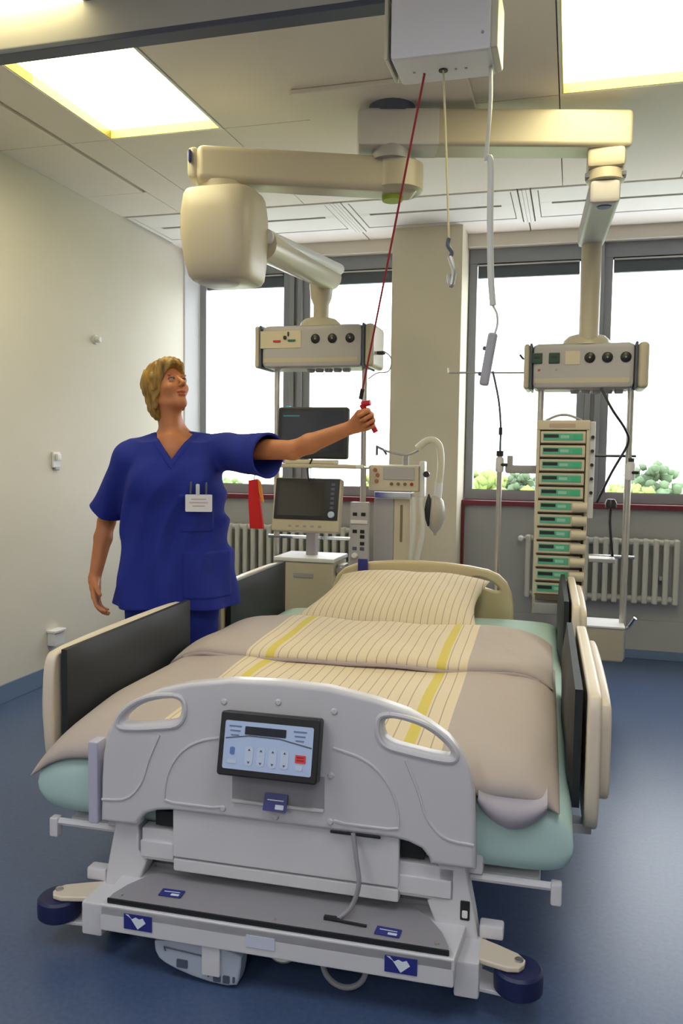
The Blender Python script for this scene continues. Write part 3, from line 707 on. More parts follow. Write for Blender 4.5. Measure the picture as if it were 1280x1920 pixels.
hd = MB().plate(rrect(.405, .315, .012, cy=-.02), .06, (), .008, vM @ UP_XZ).build('screen_head', M_cream, ve)
MB().plate(rrect(.385, .24, .006, cy=.012), .004, (), 0, vM @ T(0, -.031, 0) @ UP_XZ).build('screen_bezel', M_black, hd)
MB().plate(rrect(.275, .195, .004, cx=-.035, cy=.012), .002, (), 0, vM @ T(0, -.0338, 0) @ UP_XZ).build('screen', mat('screen_reflection_tint', (.05, .045, .04), .06), hd)  # slight warm tint hints at an amber reflection on the dark screen
MB().lathe([(0, .014), (.018, .012), (.02, 0)], 18, vM @ T(.155, -.033, -.075) @ RX(90)).build('rotary_knob', M_ltblue, hd)
for k in range(6): MB().box((0, 0, 0), (.022, .004, .016), .002, vM @ T(.155, -.0335, .10-.027*k)).build('key', M_slate, hd)
for k in range(5): MB().box((0, 0, 0), (.02, .004, .012), .002, vM @ T(-.09+.045*k, -.031, -.145)).build('key', M_grey, hd)
MB().bb((-.03, .02, .38), (.03, .08, .62), .008).build('neck', M_panel, ve)
bd = MB().bb((-.175, -.11, .065), (.175, .19, .375), .012).build('base_unit', M_cream, ve)
MB().bb((-.182, -.115, .375), (.182, .195, .40), .006).build('base_lid', M_white, bd)
MB().bb((-.06, -.114, .285), (.06, -.108, .312), .004).build('drawer_slot', M_grey, bd)
MB().box((.20, .02, .33), (.045, .10, .06), .008).lathe([(.02, 0), (.02, .03)], 12, T(.20, -.03, .33) @ RX(90)).build('side_connector', M_grey, bd)
for x in (-.14, .14):
    for y in (-.07, .15):
        MB().lathe([(.012, -.014), (.034, -.014), (.038, 0), (.034, .014), (.012, .014)], 14, T(x, y, -.312) @ RY(90)).build('castor', M_black, ve)
MB().bb((-.17, -.10, -.27), (.17, .18, -.235), .01).bb((-.03, .02, -.24), (.03, .08, .07), .006).build('trolley_foot', M_grey, ve)
gs = empty('gas_panel', (-1.175, PY-.03, .70), label='narrow grey connector strip on the right hand pole beside the ventilator', cat='panel')
MB().bb((-.055, -.06, 0), (.055, -.02, .37), .006).build('panel_body', M_panel, gs)
for (x, z) in ((-.025, .30), (.025, .30), (-.025, .20), (.02, .20), (.02, .17), (-.025, .10), (.02, .13), (.02, .10)):
    MB().box((x, -.061, z), (.026, .006, .02), .002).build('connector', M_black if z != .10 else M_slate, gs)
MB().lathe([(.016, 0), (.016, .03), (.012, .034)], 12, T(-.02, -.06, .06) @ RX(90)).build('gauge', M_white, gs)
MB().box((.0, -.062, .255), (.10, .008, .02), .002).build('panel_band', M_white, gs)
rbg = empty('red_bag', (-1.828, PY-.05, 1.19), label='small red cloth pouch hanging on the left pole below the sleeve', cat='pouch')
MB().plate([(-.045, -.01), (.012, .0), (.022, -.10), (.05, -.30), (-.035, -.30), (-.045, -.15)], .035, (), .008, UP_XZ).build('pouch_body', mat('red_cloth', (.58, .01, .012), .8, bump=.2, bscale=15), rbg)
MB().plate([(.012, .0), (.03, -.02), (.05, -.14), (.04, -.14), (.02, -.08)], .02, (), .003, UP_XZ).build('pouch_strap', mat('orange_cloth', (.75, .25, .03), .8), rbg)
MB().tube([(-.015, 0, -.01), (-.01, .02, .055), (.08, .06, .085)], .004, 6).build('hanger', M_steel, rbg)

# breathing device with arched tube on its own stand
an = empty('breathing_device', (-1.0, 4.80, 0), label='cream breathing device with arched tube and hanging bag in front of the column', cat='medical device')
bd = MB().bb((-.155, -.05, 1.13), (.145, .13, 1.285), .012).build('device_body', M_pump, an)
MB().bb((-.065, -.056, 1.20), (.12, -.05, 1.275), .004).build('display_field', M_panel, bd)
for k in range(4): MB().lathe([(.010, 0), (.009, .012), (0, .013)], 12, T(-.015+.04*k, -.05, 1.175) @ RX(90)).build('knob', mat('knob_brown', (.18, .11, .07), .5) if k < 3 else M_redcord, bd)
for (x, z) in ((-.115, 1.255), (-.10, 1.225), (-.105, 1.19)): MB().lathe([(.012, 0), (.011, .01), (0, .011)], 12, T(x, -.05, z) @ RX(90)).build('knob', mat('knob_rust', (.35, .12, .06), .5), bd)
MB().bb((.145, -.03, 1.10), (.175, .05, 1.31), .008).build('side_block', M_white, an)
MB().bb((-.12, -.04, 1.085), (.10, .08, 1.13), .006).build('under_tray', M_chrome, an)
MB().bb((-.13, .0, .30), (-.01, .03, 1.085), .006).build('side_sheet', M_panel, an)
MB().bb((-.01, .0, .12), (.09, .07, 1.085), .008).build('stand_post', M_pump, an)
MB().bb((.03, -.004, .83), (.045, .001, 1.05), .002).build('post_slot', mat('brown_slot', (.2, .16, .10), .6), an)
MB().plate(rrect(.44, .40, .05), .05, (), .01, T(-.0, .05, .085)).build('stand_base', M_grey, an)
for x in (-.17, .17):
    for y in (-.10, .20): MB().lathe([(.01, -.012), (.03, -.012), (.033, 0), (.03, .012), (.01, .012)], 14, T(x, y, .033) @ RY(90)).build('castor', M_black, an)
MB().tube(spline([(.05, .04, 1.285), (.05, .04, 1.34)], 4), .018, 10).build('tube_socket', M_grey, an)
MB().tube(spline([(-.12, .03, 1.39), (-.06, .03, 1.365), (.05, .03, 1.345), (.12, .03, 1.37), (.17, .03, 1.41)], 8), .007, 8).build('support_rod', M_grey, an)
MB().tube([(-.125, .03, 1.40), (-.125, .03, 1.34)], .008, 6).tube([(-.13, .03, 1.395), (-.085, .03, 1.375), (-.065, .03, 1.345)], .007, 6).build('tube_hook', M_slate, an)
MB().tube(spline([(.12, .02, 1.385), (.17, .02, 1.425), (.215, .02, 1.432), (.25, .02, 1.40), (.262, .02, 1.33), (.26, .02, 1.25), (.252, .02, 1.17)], 8), .021, 14).build('arched_tube', mat('cream_tube', (.66, .62, .50), .35), an)
MB().tube([(.252, .02, 1.185), (.248, .02, 1.10)], .024, 14).build('bag_neck', M_white, an)
bag = MB().lathe([(.022, .10), (.045, .07), (.058, .02), (.055, -.04), (.035, -.09), (.010, -.12), (.008, -.135)], 24, T(.236, .02, 1.01)).build('breathing_bag', mat('bag_grey', (.44, .41, .36), .3), an)
MB().lathe([(.004, .09), (.022, .05), (.030, .0), (.022, -.06), (.004, -.10)], 20, T(.200, -.012, 1.03), sx=.8).build('bag_mask', M_black, an)
MB().lathe([(.018, 0), (.018, .03)], 14, T(.19, -.03, 1.235) @ RX(90)).build('port_plug', M_black, an)
MB().tube(spline([(.115, -.03, 1.10), (.12, -.04, .98), (.115, -.04, .85), (.10, -.03, .72), (.09, -.02, .55), (.06, .02, .40)], 8), .017, 12).build('corrugated_hose', M_tube, an)
MB().tube(spline([(.155, -.03, 1.10), (.17, -.04, .98), (.17, -.04, .88), (.14, -.03, .72), (.12, -.02, .55), (.09, .02, .40)], 8), .015, 12).build('corrugated_hose', M_tube, an)

# ------------------------------------------------------------------ infusion pump rack and pumps
RKX, RKY = -.048, HUB[1]+CR[1]-.04
rk = empty('pump_rack', (RKX, RKY, .58), label='tall beige rack that holds the stack of infusion pumps', cat='rack')
for s, x0, x1 in ((-1, -.132, -.115), (1, .115, .132)):
    MB().bb((x0, -.055, .03), (x1, .07, .95), .004).build('rack_side', M_pump, rk)
MB().bb((-.115, .04, .0), (.115, .07, .95), .004).build('rack_back', M_pump, rk)
MB().bb((-.132, -.06, .905), (.132, .07, .955), .006).build('rack_top', M_pump, rk)
MB().bb((-.07, -.062, .918), (.06, -.059, .938), .001).build('top_print', mat('print_pink_beige', (.50, .36, .27), .6), rk)
MB().tube(spline([(-.09, .0, .955), (-.04, .0, .978), (.0, .0, .985), (.04, .0, .978), (.09, .0, .955)], 6), .007, 8).build('rack_handle', M_grey, rk)
MB().bb((-.125, -.05, -.06), (.125, .07, .0), .008).build('rack_foot', M_grey, rk)
MB().bb((.132, -.02, .45), (.16, .05, .95), .004).build('side_strip', M_white, rk)
for k in range(5): MB().lathe([(.009, 0), (.009, .01)], 10, T(.147, -.02, .87-.0717*k) @ RX(90)).build('side_knob', M_black, rk)
names = ['topmost', 'second from top', 'third from top', 'fourth from top', 'fifth from top', 'sixth from top', 'seventh from top', 'eighth from top', 'ninth from top', 'tenth from top', 'second lowest', 'lowest']
kits = {}
def pump(i):
    wide = i < 5
    e = empty('infusion_pump', (RKX-.001*i, RKY, 1.448-.0717*i), label='%s beige infusion pump in the rack, %s' % (names[i], 'with full width green face' if wide else 'with green face and beige syringe drive'), cat='infusion pump', group='infusion pumps stacked in the rack')
    key = wide
    if key not in kits:
        L = [MB().bb((-.113, -.055, -.031), (.113, .038, .031), .005).build('pump_body', M_pump, e)]
        gw = .098 if wide else .055
        L.append(MB().bb((-.10, -.058, -.017), (gw, -.054, .019), .002).build('green_face', M_pumpg, e))
        L.append(MB().bb((-.096, -.0605, -.003), (-.022, -.057, .014), .001).build('display', M_black, e))
        L.append(MB().bb((-.012, -.0595, -.007), (.03, -.057, .009), .001).build('key_field', mat('pump_print', (.30, .60, .46), .5), e))
        if wide: L.append(MB().bb((.05, -.0595, -.012), (.09, -.057, .012), .001).build('key_field', mat('pump_key_green', (.05, .45, .22), .5), e))
        else: L.append(MB().tube([(.062, -.075, 0), (.135, -.075, 0)], .026, 14).build('syringe_drive', M_pump, e))
        L.append(MB().bb((-.113, -.061, -.0345), (.113, -.02, -.0315)).build('gap_rail', mat('brown_rail', (.12, .08, .05), .6), e))  # thin brown strip in the gap below each pump body
        kits[key] = L
    else:
        for o in kits[key]: dup(o, e)
for i in range(12): pump(i)

# ------------------------------------------------------------------ drip pole on a grey arm
iv = empty('drip_pole', (-.375, 4.53, .60), label='thin telescopic drip pole with crossed hooks right of the column', cat='drip stand')
MB().tube([(0, 0, -.30), (0, 0, .76)], .014, 12).build('lower_tube', M_steel, iv)
MB().tube(spline([(0, 0, .74), (.0, 0, .90), (-.012, 0, 1.03), (-.035, 0, 1.14), (-.05, .0, 1.20)], 6), .006, 8).build('upper_rod', M_slate, iv)
MB().tube([(0, 0, .86), (.0, 0, .90)], .010, 10).tube([(0, 0, .745), (0, 0, .775)], .02, 12).tube([(.0, -.01, .70), (.04, -.02, .70)], .009, 8).build('black_fitting', M_black, iv)
MB().lathe([(.018, .66), (.022, .67), (.022, .73), (.018, .74)], 14).build('clamp', M_white, iv)
MB().tube([(-.285, 0, 1.195), (.12, 0, 1.19)], .005, 6).tube([(-.07, -.10, 1.20), (-.06, .10, 1.20)], .005, 6).build('hook_bar', M_grey, iv)
MB().tube([(-.285, 0, 1.195), (-.29, 0, 1.22)], .005, 6).tube([(.12, 0, 1.19), (.125, 0, 1.215)], .005, 6).build('hook_tip', M_steel, iv)
MB().bb((.03, -.02, .655), (.20, .03, .70), .012).bb((.04, -.02, .69), (.07, .02, .75), .006).build('holder_arm', M_grey, iv)

# ------------------------------------------------------------------ patient hoist on the rail
ho = empty('patient_hoist', (-.40, 2.56, 2.42), label='white box shaped ceiling hoist motor hanging under the rail', cat='hoist')
hbx = MB().bb((-.150, -.115, .078), (.142, .068, .27), .012).build('hoist_body', M_hoist, ho)
for s in (-1, 1):
    MB().bb((-.004+s*.146-.008, -.108, .084), (-.004+s*.146+.012*s+.008*s, .064, .266), .010).build('hoist_side_cover', mat('hoist_cream', (.62, .58, .46), .4), hbx)
MB().lathe([(.014, 0), (.014, .004)], 14, T(-.008, -.014, .079) @ RX(180)).build('strap_outlet', M_black, hbx)
for (x, y) in ((-.095, -.02), (.03, -.014), (.06, -.012)): MB().lathe([(.004, 0), (.004, .003)], 8, T(x, y, .079) @ RX(180)).build('port', M_grey, hbx)
MB().lathe([(.004, 0), (.004, .003)], 8, T(.118, -.115, .125) @ RX(90)).build('port', M_grey, hbx)
MB().bb((-.09, -.03, .26), (.09, .03, .305), .008).build('trolley', M_slate, hbx)
hk = MB().tube([(-.008, -.014, .078), (.016, -.06, -.22), (.03, -.085, -.435)], .009, 8, flat=.35).build('lift_strap', M_strap, ho)
MB().tube(spline([(.03, -.085, -.435), (.028, -.085, -.455), (.04, -.085, -.475), (.036, -.085, -.49)], 6), .006, 8).build('strap_link', M_slate, hk)
MB().tube(spline([(.034, -.085, -.488), (.042, -.085, -.51), (.048, -.085, -.535), (.042, -.085, -.57), (.036, -.085, -.56), (.034, -.085, -.54)], 6), .008, 8).build('carabiner', M_steel, hk)
tb = MB().tube(spline([(.131, .0, .08), (.138, -.05, -.05), (.135, -.09, -.20), (.135, -.09, -.225)], 6), .006, 10).build('control_hose', M_tube, ho)
MB().tube(spline([(.133, -.09, -.215), (.147, -.09, -.23), (.150, -.09, -.40), (.156, -.09, -.55), (.164, -.09, -.635)], 6), .0095, 10).build('control_hose_sleeve', M_tube, ho)
MB().tube(spline([(.164, -.09, -.635), (.176, -.09, -.66), (.178, -.09, -.69), (.172, -.09, -.715)], 6), .0035, 8).build('control_wire', M_tube, ho)
hcM = T(.155, -.09, -.79) @ RY(9)
hc = MB().box((0, 0, 0), (.028, .022, .155), .008, hcM, seg=3).build('hand_control', M_panel, ho)
MB().box((-.016, 0, .03), (.012, .012, .012), .003, hcM).box((-.016, 0, -.045), (.012, .012, .012), .003, hcM).build('control_button', M_slate, hc)
# ------------------------------------------------------------------ radiators
def radiator(x0, n, label):
    e = empty('radiator', (x0, 5.76, .39), label=label, cat='radiator', group='ribbed radiators under the windows')
    sec = MB().box((0, 0, .21), (.036, .085, .43), .012, seg=3).build('rib', M_rad, e)
    for k in range(1, n): dup(sec, e, (.063*k, 0, 0))
    L = .063*(n-1)
    MB().tube([(-.02, 0, .40), (L+.02, 0, .40)], .022, 12).build('header_pipe', M_rad, e)
    MB().tube([(-.02, 0, .025), (L+.02, 0, .025)], .022, 12).build('header_pipe', M_rad, e)
    MB().tube([(-.02, 0, .40), (-.05, 0, .40), (-.05, .05, .40)], .012, 10).build('feed_pipe', M_rad, e)
    MB().lathe([(.018, 0), (.02, .02), (.02, .06), (.012, .07)], 14, T(-.05, -.01, .40) @ RX(90)).build('valve_head', M_white, e)
    for x in (.1, L-.1): MB().bb((x, .0, .15), (x+.03, .062, .18), .003).build('wall_bracket', M_rad, e)
radiator(-2.46, 17, 'ribbed cream radiator under the left windows, behind the nurse')
radiator(-.27, 16, 'ribbed cream radiator under the right windows, behind the pump rack')

# ------------------------------------------------------------------ small things on the left wall
def wall_knob(y, z, name, label, cat, flat=False):
    e = empty(name, (XL, y, z), label=label, cat=cat)
    MB().lathe([(.030, 0), (.030, .010), (.026, .014)], 20, RY(90)).build('wall_plate', M_white, e)
    MB().lathe([(.020, .012), (.021, .030), (.016, .042), (0, .045)], 18, RY(90)).build('knob', M_white, e)
wall_knob(4.594, 2.034, 'wall_sensor', 'upper white round knob on the cream wall', 'wall sensor')
e = empty('wall_switch', (XL, 4.172, 1.291), label='lower white switch on the cream wall, left of the nurse', cat='switch')
MB().bb((0, -.035, -.045), (.014, .035, .045), .004).build('switch_plate', M_white, e); MB().bb((.014, -.02, -.005), (.032, .02, .035), .006).build('rocker', M_white, e)
MB().bb((.0, -.02, -.06), (.018, .02, -.045), .004).build('switch_base', M_grey, e)
e = empty('wall_socket', (XL, 4.126, .26), label='white power socket low on the cream wall behind the rail', cat='socket')
MB().bb((0, -.05, -.04), (.05, .05, .035), .006).build('socket_body', M_white, e); MB().bb((.0, -.055, .035), (.06, .055, .05), .004).build('socket_lid', M_paper, e)

# ------------------------------------------------------------------ the nurse: distance fields meshed with surface nets
def surfnet(fn, lo, hi, h, B=8):
    lo = np.array(lo, float); n = np.ceil((np.array(hi)-lo)/h/B).astype(int)
    N = n*B
    vals = np.ones(N, np.float32)
    bi = np.stack(np.meshgrid(*[np.arange(k) for k in n], indexing='ij'), -1).reshape(-1, 3)
    dc = fn(lo+(bi+.5)*B*h-.5*h)
    act = np.abs(dc) < B*h*1.35+2*h
    v6 = vals.reshape(n[0], B, n[1], B, n[2], B)
    ins = bi[(~act) & (dc < 0)]
    for b in ins: v6[b[0], :, b[1], :, b[2], :] = -1
    loc = np.stack(np.meshgrid(*[np.arange(B)]*3, indexing='ij'), -1).reshape(-1, 3)
    ab = bi[act]
    for s in range(0, len(ab), 1500):
        c = ab[s:s+1500]; g = (c[:, None, :]*B+loc[None]).reshape(-1, 3)
        vals[g[:, 0], g[:, 1], g[:, 2]] = fn(lo+g*h)
    sg = vals < 0
    cnt = np.zeros(N-1, np.uint8)
    offs = [(i, j, k) for i in (0, 1) for j in (0, 1) for k in (0, 1)]
    for (i, j, k) in offs: cnt += sg[i:N[0]-1+i, j:N[1]-1+j, k:N[2]-1+k]
    cells = np.stack(np.nonzero((cnt > 0) & (cnt < 8)), -1)
    cv = np.stack([vals[cells[:, 0]+i, cells[:, 1]+j, cells[:, 2]+k] for (i, j, k) in offs], -1)
    acc = np.zeros((len(cells), 3)); num = np.zeros(len(cells))
    for a in range(8):
        for b in range(a+1, 8):
            da = np.array(offs[b])-np.array(offs[a])
            if np.abs(da).sum() != 1: continue
            va, vb = cv[:, a], cv[:, b]; cr = (va < 0) != (vb < 0)
            t = np.where(cr, va/np.where(cr, va-vb, 1), 0)
            acc += np.where(cr[:, None], np.array(offs[a])+t[:, None]*da, 0); num += cr
    verts = lo+(cells+acc/num[:, None])*h
    key = (cells[:, 0]*N[1]+cells[:, 1])*N[2]+cells[:, 2]
    def idx(c): return np.searchsorted(key, (c[:, 0]*N[1]+c[:, 1])*N[2]+c[:, 2])
    faces = []
    for ax in range(3):
        sl0 = [slice(1, -1)]*3; sl1 = [slice(1, -1)]*3; sl0[ax] = slice(0, -1); sl1[ax] = slice(1, None)
        A = sg[tuple(sl0)]; C = sg[tuple(sl1)]
        e = np.stack(np.nonzero(A != C), -1); flip = A[e[:, 0], e[:, 1], e[:, 2]]
        base = e+np.array([0 if k == ax else 1 for k in range(3)])
        u, v = [(1, 2), (2, 0), (0, 1)][ax]
        du = np.zeros(3, int); du[u] = 1; dv_ = np.zeros(3, int); dv_[v] = 1
        ok = (base[:, ax] < N[ax]-1) & np.all(base < N-1, axis=1)
        base, flip = base[ok], flip[ok]
        q = np.stack([idx(base-du-dv_), idx(base-dv_), idx(base), idx(base-du)], -1)
        q[~flip] = q[~flip][:, ::-1]
        faces.append(q)
    return verts, np.concatenate(faces)
def sdf_object(name, fn, lo, hi, h, m, parent, colour=None):
    v, f = surfnet(fn, lo, hi, h)
    me = bpy.data.meshes.new(name)
    me.vertices.add(len(v)); me.vertices.foreach_set('co', v.astype(np.float32).ravel())
    me.loops.add(f.size); me.loops.foreach_set('vertex_index', f.astype(np.int32).ravel())
    me.polygons.add(len(f)); me.polygons.foreach_set('loop_start', np.arange(0, f.size, 4, dtype=np.int32))
    me.polygons.foreach_set('use_smooth', np.ones(len(f), bool))
    me.update(calc_edges=True); me.validate()
    if colour is not None:
        at = me.color_attributes.new('tone', 'FLOAT_COLOR', 'POINT'); at.data.foreach_set('color', colour(v).astype(np.float32).ravel())
    me.materials.append(m)
    o = bpy.data.objects.new(name, me); col.objects.link(o); o.parent = parent
    return o
A_ = np.array
def smin(a, b, k): 
    hh = np.clip(.5+.5*(b-a)/k, 0, 1); return b*(1-hh)+a*hh-k*hh*(1-hh)
def smax(a, b, k): return -smin(-a, -b, k)
def rcone(p, a, b, ra, rb):
    a, b = A_(a, float), A_(b, float); ba = b-a; pa = p-a
    t = np.clip(pa@ba/(ba@ba), 0, 1); return np.linalg.norm(pa-t[:, None]*ba, axis=1)-(ra+(rb-ra)*t)
def ell(p, c, r, R=None):
    q = p-A_(c, float)
    if R is not None: q = q@R
    r = A_(r, float); k0 = np.linalg.norm(q/r, axis=1); k1 = np.linalg.norm(q/(r*r), axis=1)
    return k0*(k0-1)/np.maximum(k1, 1e-9)
def frame(fwd, up=(0, 0, 1)):
    f = A_(fwd, float); f /= np.linalg.norm(f); l = np.cross(f, A_(up, float)); l /= np.linalg.norm(l); u = np.cross(l, f)
    return np.stack([l, f, u], 1)                      # columns: her right, forward, up
NC = A_([-1.635, 3.20, 0.0])                            # stands here
BF = frame((.33, -.944, 0))                             # torso faces the viewer, turned a little to the bed
S, Fd = -BF[:, 0], BF[:, 1]                             # S: her left (towards the bed), Fd: front
def bp(s, f, z): return NC+S*s+Fd*f+A_([0, 0, z])
SHR, SHL = bp(-.178, .0, 1.325), bp(.232, .01, 1.365)
ELR, WRR = A_([-1.975, 3.235, 1.035]), A_([-1.988, 3.155, .785])
ELL, WRL = A_([-1.070, 3.125, 1.360]), A_([-.808, 3.070, 1.453])
HC = A_([-1.650, 3.185, 1.612]); HF = frame((.85, -.44, .42))
NB = bp(.005, -.03, 1.40)
SC = .97
def hd(x, y, z): return HC+HF@(A_([x, y, z])*SC)
def head_local(p): return (p-HC)@HF/SC
def sd_head(p):
    q = head_local(p)
    d = ell(q, (0, -.018, .035), (.073, .094, .086))
    d = smin(d, ell(q, (0, .020, -.026), (.056, .069, .082)), .03)
    d = smin(d, ell(q, (0, .052, -.090), (.026, .031, .024)), .025)
    for s in (-1, 1):
        d = smin(d, ell(q, (s*.034, .060, -.028), (.022, .024, .020)), .02)
        d = smin(d, rcone(q, (s*.048, -.005, -.062), (s*.015, .055, -.099), .014, .012), .022)
        d = smin(d, ell(q, (s*.074, -.010, -.008), (.008, .017, .029)), .006)
        d = smin(d, ell(q, (s*.028, .083, .024), (.022, .008, .006)), .010)
        d = smax(d, -ell(q, (s*.030, .100, .004), (.017, .013, .0085)), .010)
    for s in (-1, 1): d = smin(d, ell(q, (s*.030, .079, .0095), (.0155, .0125, .0062)), .004)
    for s in (-1, 1): d = smin(d, ell(q, (s*.030, .078, -.0045), (.0150, .0110, .0045)), .004)
    d = smin(d, rcone(q, (0, .088, .010), (0, .112, -.026), .0065, .0105), .011)
    for s in (-1, 1): d = smin(d, ell(q, (s*.009, .100, -.032), (.007, .008, .006)), .006)
    d = smin(d, ell(q, (0, .088, -.057), (.023, .009, .0065)), .005)
    d = smin(d, ell(q, (0, .085, -.070), (.019, .009, .0065)), .005)
    d = smax(d, -ell(q, (0, .099, -.0635), (.024, .010, .0018)), .003)
    return d*SC
def fingers(p, segs, k=.004):
    d = None
    for ch in segs:
        c = None
        for (a, b, ra, rb) in ch:
            e = rcone(p, a, b, ra, rb); c = e if c is None else np.minimum(c, e)
        d = c if d is None else np.minimum(d, c)
    return d
def make_hand(W, a, u, pdir, pose, s=1.0):
    """a: wrist to knuckles, u: thumb side, pdir: palm side"""
    a = A_(a, float)/np.linalg.norm(a); u = A_(u, float)-a*np.dot(u, a); u /= np.linalg.norm(u); pd = np.cross(a, u); pd = pd*(1 if np.dot(pd, pdir) > 0 else -1)
    def P(x, y, z): return W+(a*x+u*y+pd*z)*s
    off = (.030, .010, -.011, -.030); kn = (.086, .090, .086, .077); rad = (.0096, .0100, .0094, .0083)
    segs = []
    for i in range(4):
        K = (kn[i], off[i], 0); l = (1.0, 1.07, 1.0, .84)[i]
        pts = [K]
        for (da, dp) in pose: pts.append((pts[-1][0]+da*l, pts[-1][1]*.985, pts[-1][2]+dp*l))
        segs.append([(P(*pts[j]), P(*pts[j+1]), rad[i]*(1-.10*j)*s, rad[i]*(1-.10*(j+1))*s) for j in range(3)])
    return P, segs
# gripping left hand: thumb up, fingers closed towards the viewer
gp, gseg = make_hand(WRL, (.093, -.025, .040), (-.2, -.25, .95), (-.1, -1, 0), ((.014, .033), (-.022, .017), (-.021, -.010)))
gth = [[(gp(.020, .022, .012), gp(.058, .040, .024), .014, .011), (gp(.058, .040, .024), gp(.090, .036, .036), .0108, .0088)]]
# relaxed right hand
rp, rseg = make_hand(WRR, (.05, -.05, -.16), (.25, -.95, .1), (1, .2, 0), ((.038, .008), (.020, .017), (.010, .019)))
rth = [[(rp(.016, .020, .010), rp(.052, .046, .022), .014, .0108), (rp(.052, .046, .022), rp(.083, .050, .034), .0105, .0085)]]
def sd_hand(p, P, segs, th, W):
    d = rcone(p, P(-.01, 0, 0), P(.04, .004, .002), .023, .024)
    for (y, x, r) in ((.028, .080, .0125), (.010, .084, .013), (-.010, .080, .0125), (-.028, .071, .0115)):
        d = smin(d, rcone(p, P(.012, y*.45, .002), P(x, y, 0), .018, r), .010)
    d = smin(d, rcone(p, P(.01, .012, .010), P(.045, .024, .013), .015, .015), .012)
    d = smin(d, fingers(p, segs), .005)
    return smin(d, fingers(p, th), .007)
def near(p, c, r, fn):
    """evaluate a detailed part only close to it, a safe distance elsewhere"""
    e = np.linalg.norm(p-c, axis=1); d = np.maximum(e-r*.72, .06); k = e < r
    if k.any(): d[k] = fn(p[k])
    return d
def sd_body(p):
    d = near(p, HC, .26, sd_head)
    d = smin(d, rcone(p, hd(0, -.035, -.055), NB, .050, .054), .025)
    d = smin(d, rcone(p, hd(0, -.005, -.075), bp(.005, .035, 1.375), .036, .030), .03)
    d = smin(d, rcone(p, NB, bp(.005, 0, 1.36), .055, .085), .05)
    d = smin(d, ell(p, bp(.01, 0, 1.26), (.150, .105, .150), BF), .06)
    for (sh, s) in ((SHR, -1), (SHL, 1)):
        d = smin(d, rcone(p, NB+S*s*.03-A_([0, 0, .02]), sh, .045, .052), .04)
        d = smin(d, ell(p, bp(s*.075+.01, .070, 1.235), (.065, .045, .060), BF), .03)
    d = smin(d, ell(p, bp(0, 0, 1.05), (.130, .095, .18), BF), .06)
    d = smin(d, ell(p, bp(0, -.01, .90), (.165, .110, .14), BF), .06)
    for s in (-1, 1):
        d = smin(d, rcone(p, bp(s*.085, -.005, .86), bp(s*.09, .01, .48), .085, .054), .04)
        d = smin(d, rcone(p, bp(s*.09, .01, .48), bp(s*.09, -.02, .08), .052, .036), .02)
    for (sh, el, wr, P, segs, th) in ((SHR, ELR, WRR, rp, rseg, rth), (SHL, ELL, WRL, gp, gseg, gth)):
        d = smin(d, rcone(p, sh, el, .050, .038), .03)
        m1 = el+(wr-el)*.28
        d = smin(d, rcone(p, el, m1, .037, .039), .015)
        d = smin(d, rcone(p, m1, wr, .039, .0245), .012)
        d = smin(d, near(p, wr+(wr-el)*.25, .24, lambda k: sd_hand(k, P, segs, th, wr)), .012)
    return d
SLR = A_([-1.958, 3.20, 1.082]); SLL = A_([-1.185, 3.155, 1.338])          # sleeve ends
def waves(p):
    q = (p-NC); s = q@S; z = p[:, 2]; f = q@Fd
    th = np.arctan2(f, s)
    low = np.clip((1.18-z)/.45, 0, 1)
    w1 = .011*low*np.sin(7*th+2.2*np.sin(z*5)+.6)
    dg = (s-.16)*.84-(z-1.25)*.54                       # drag folds from the lifted shoulder to the far hip
    w2 = .012*(np.abs(np.sin(dg*31+1.3*np.sin(z*7+s*5)))**1.5-.45)*np.clip((1.33-z)/.2, 0, 1)*np.clip((z-.74)/.2, 0, 1)
    w3 = .006*np.sin(s*48+8*z)*np.clip(1-np.abs(z-1.30)/.14, 0, 1)*np.clip((s-.04)/.1, 0, 1)
    return w1+w2+w3
zk = A_([.60, .70, .82, .97, 1.09, 1.20, 1.30, 1.42]); wk = A_([.268, .262, .248, .226, .218, .212, .195, .15]); yk = A_([.150, .150, .145, .138, .140, .148, .135, .09]); ck = A_([.010, .010, .008, .008, .008, .012, .012, .01])
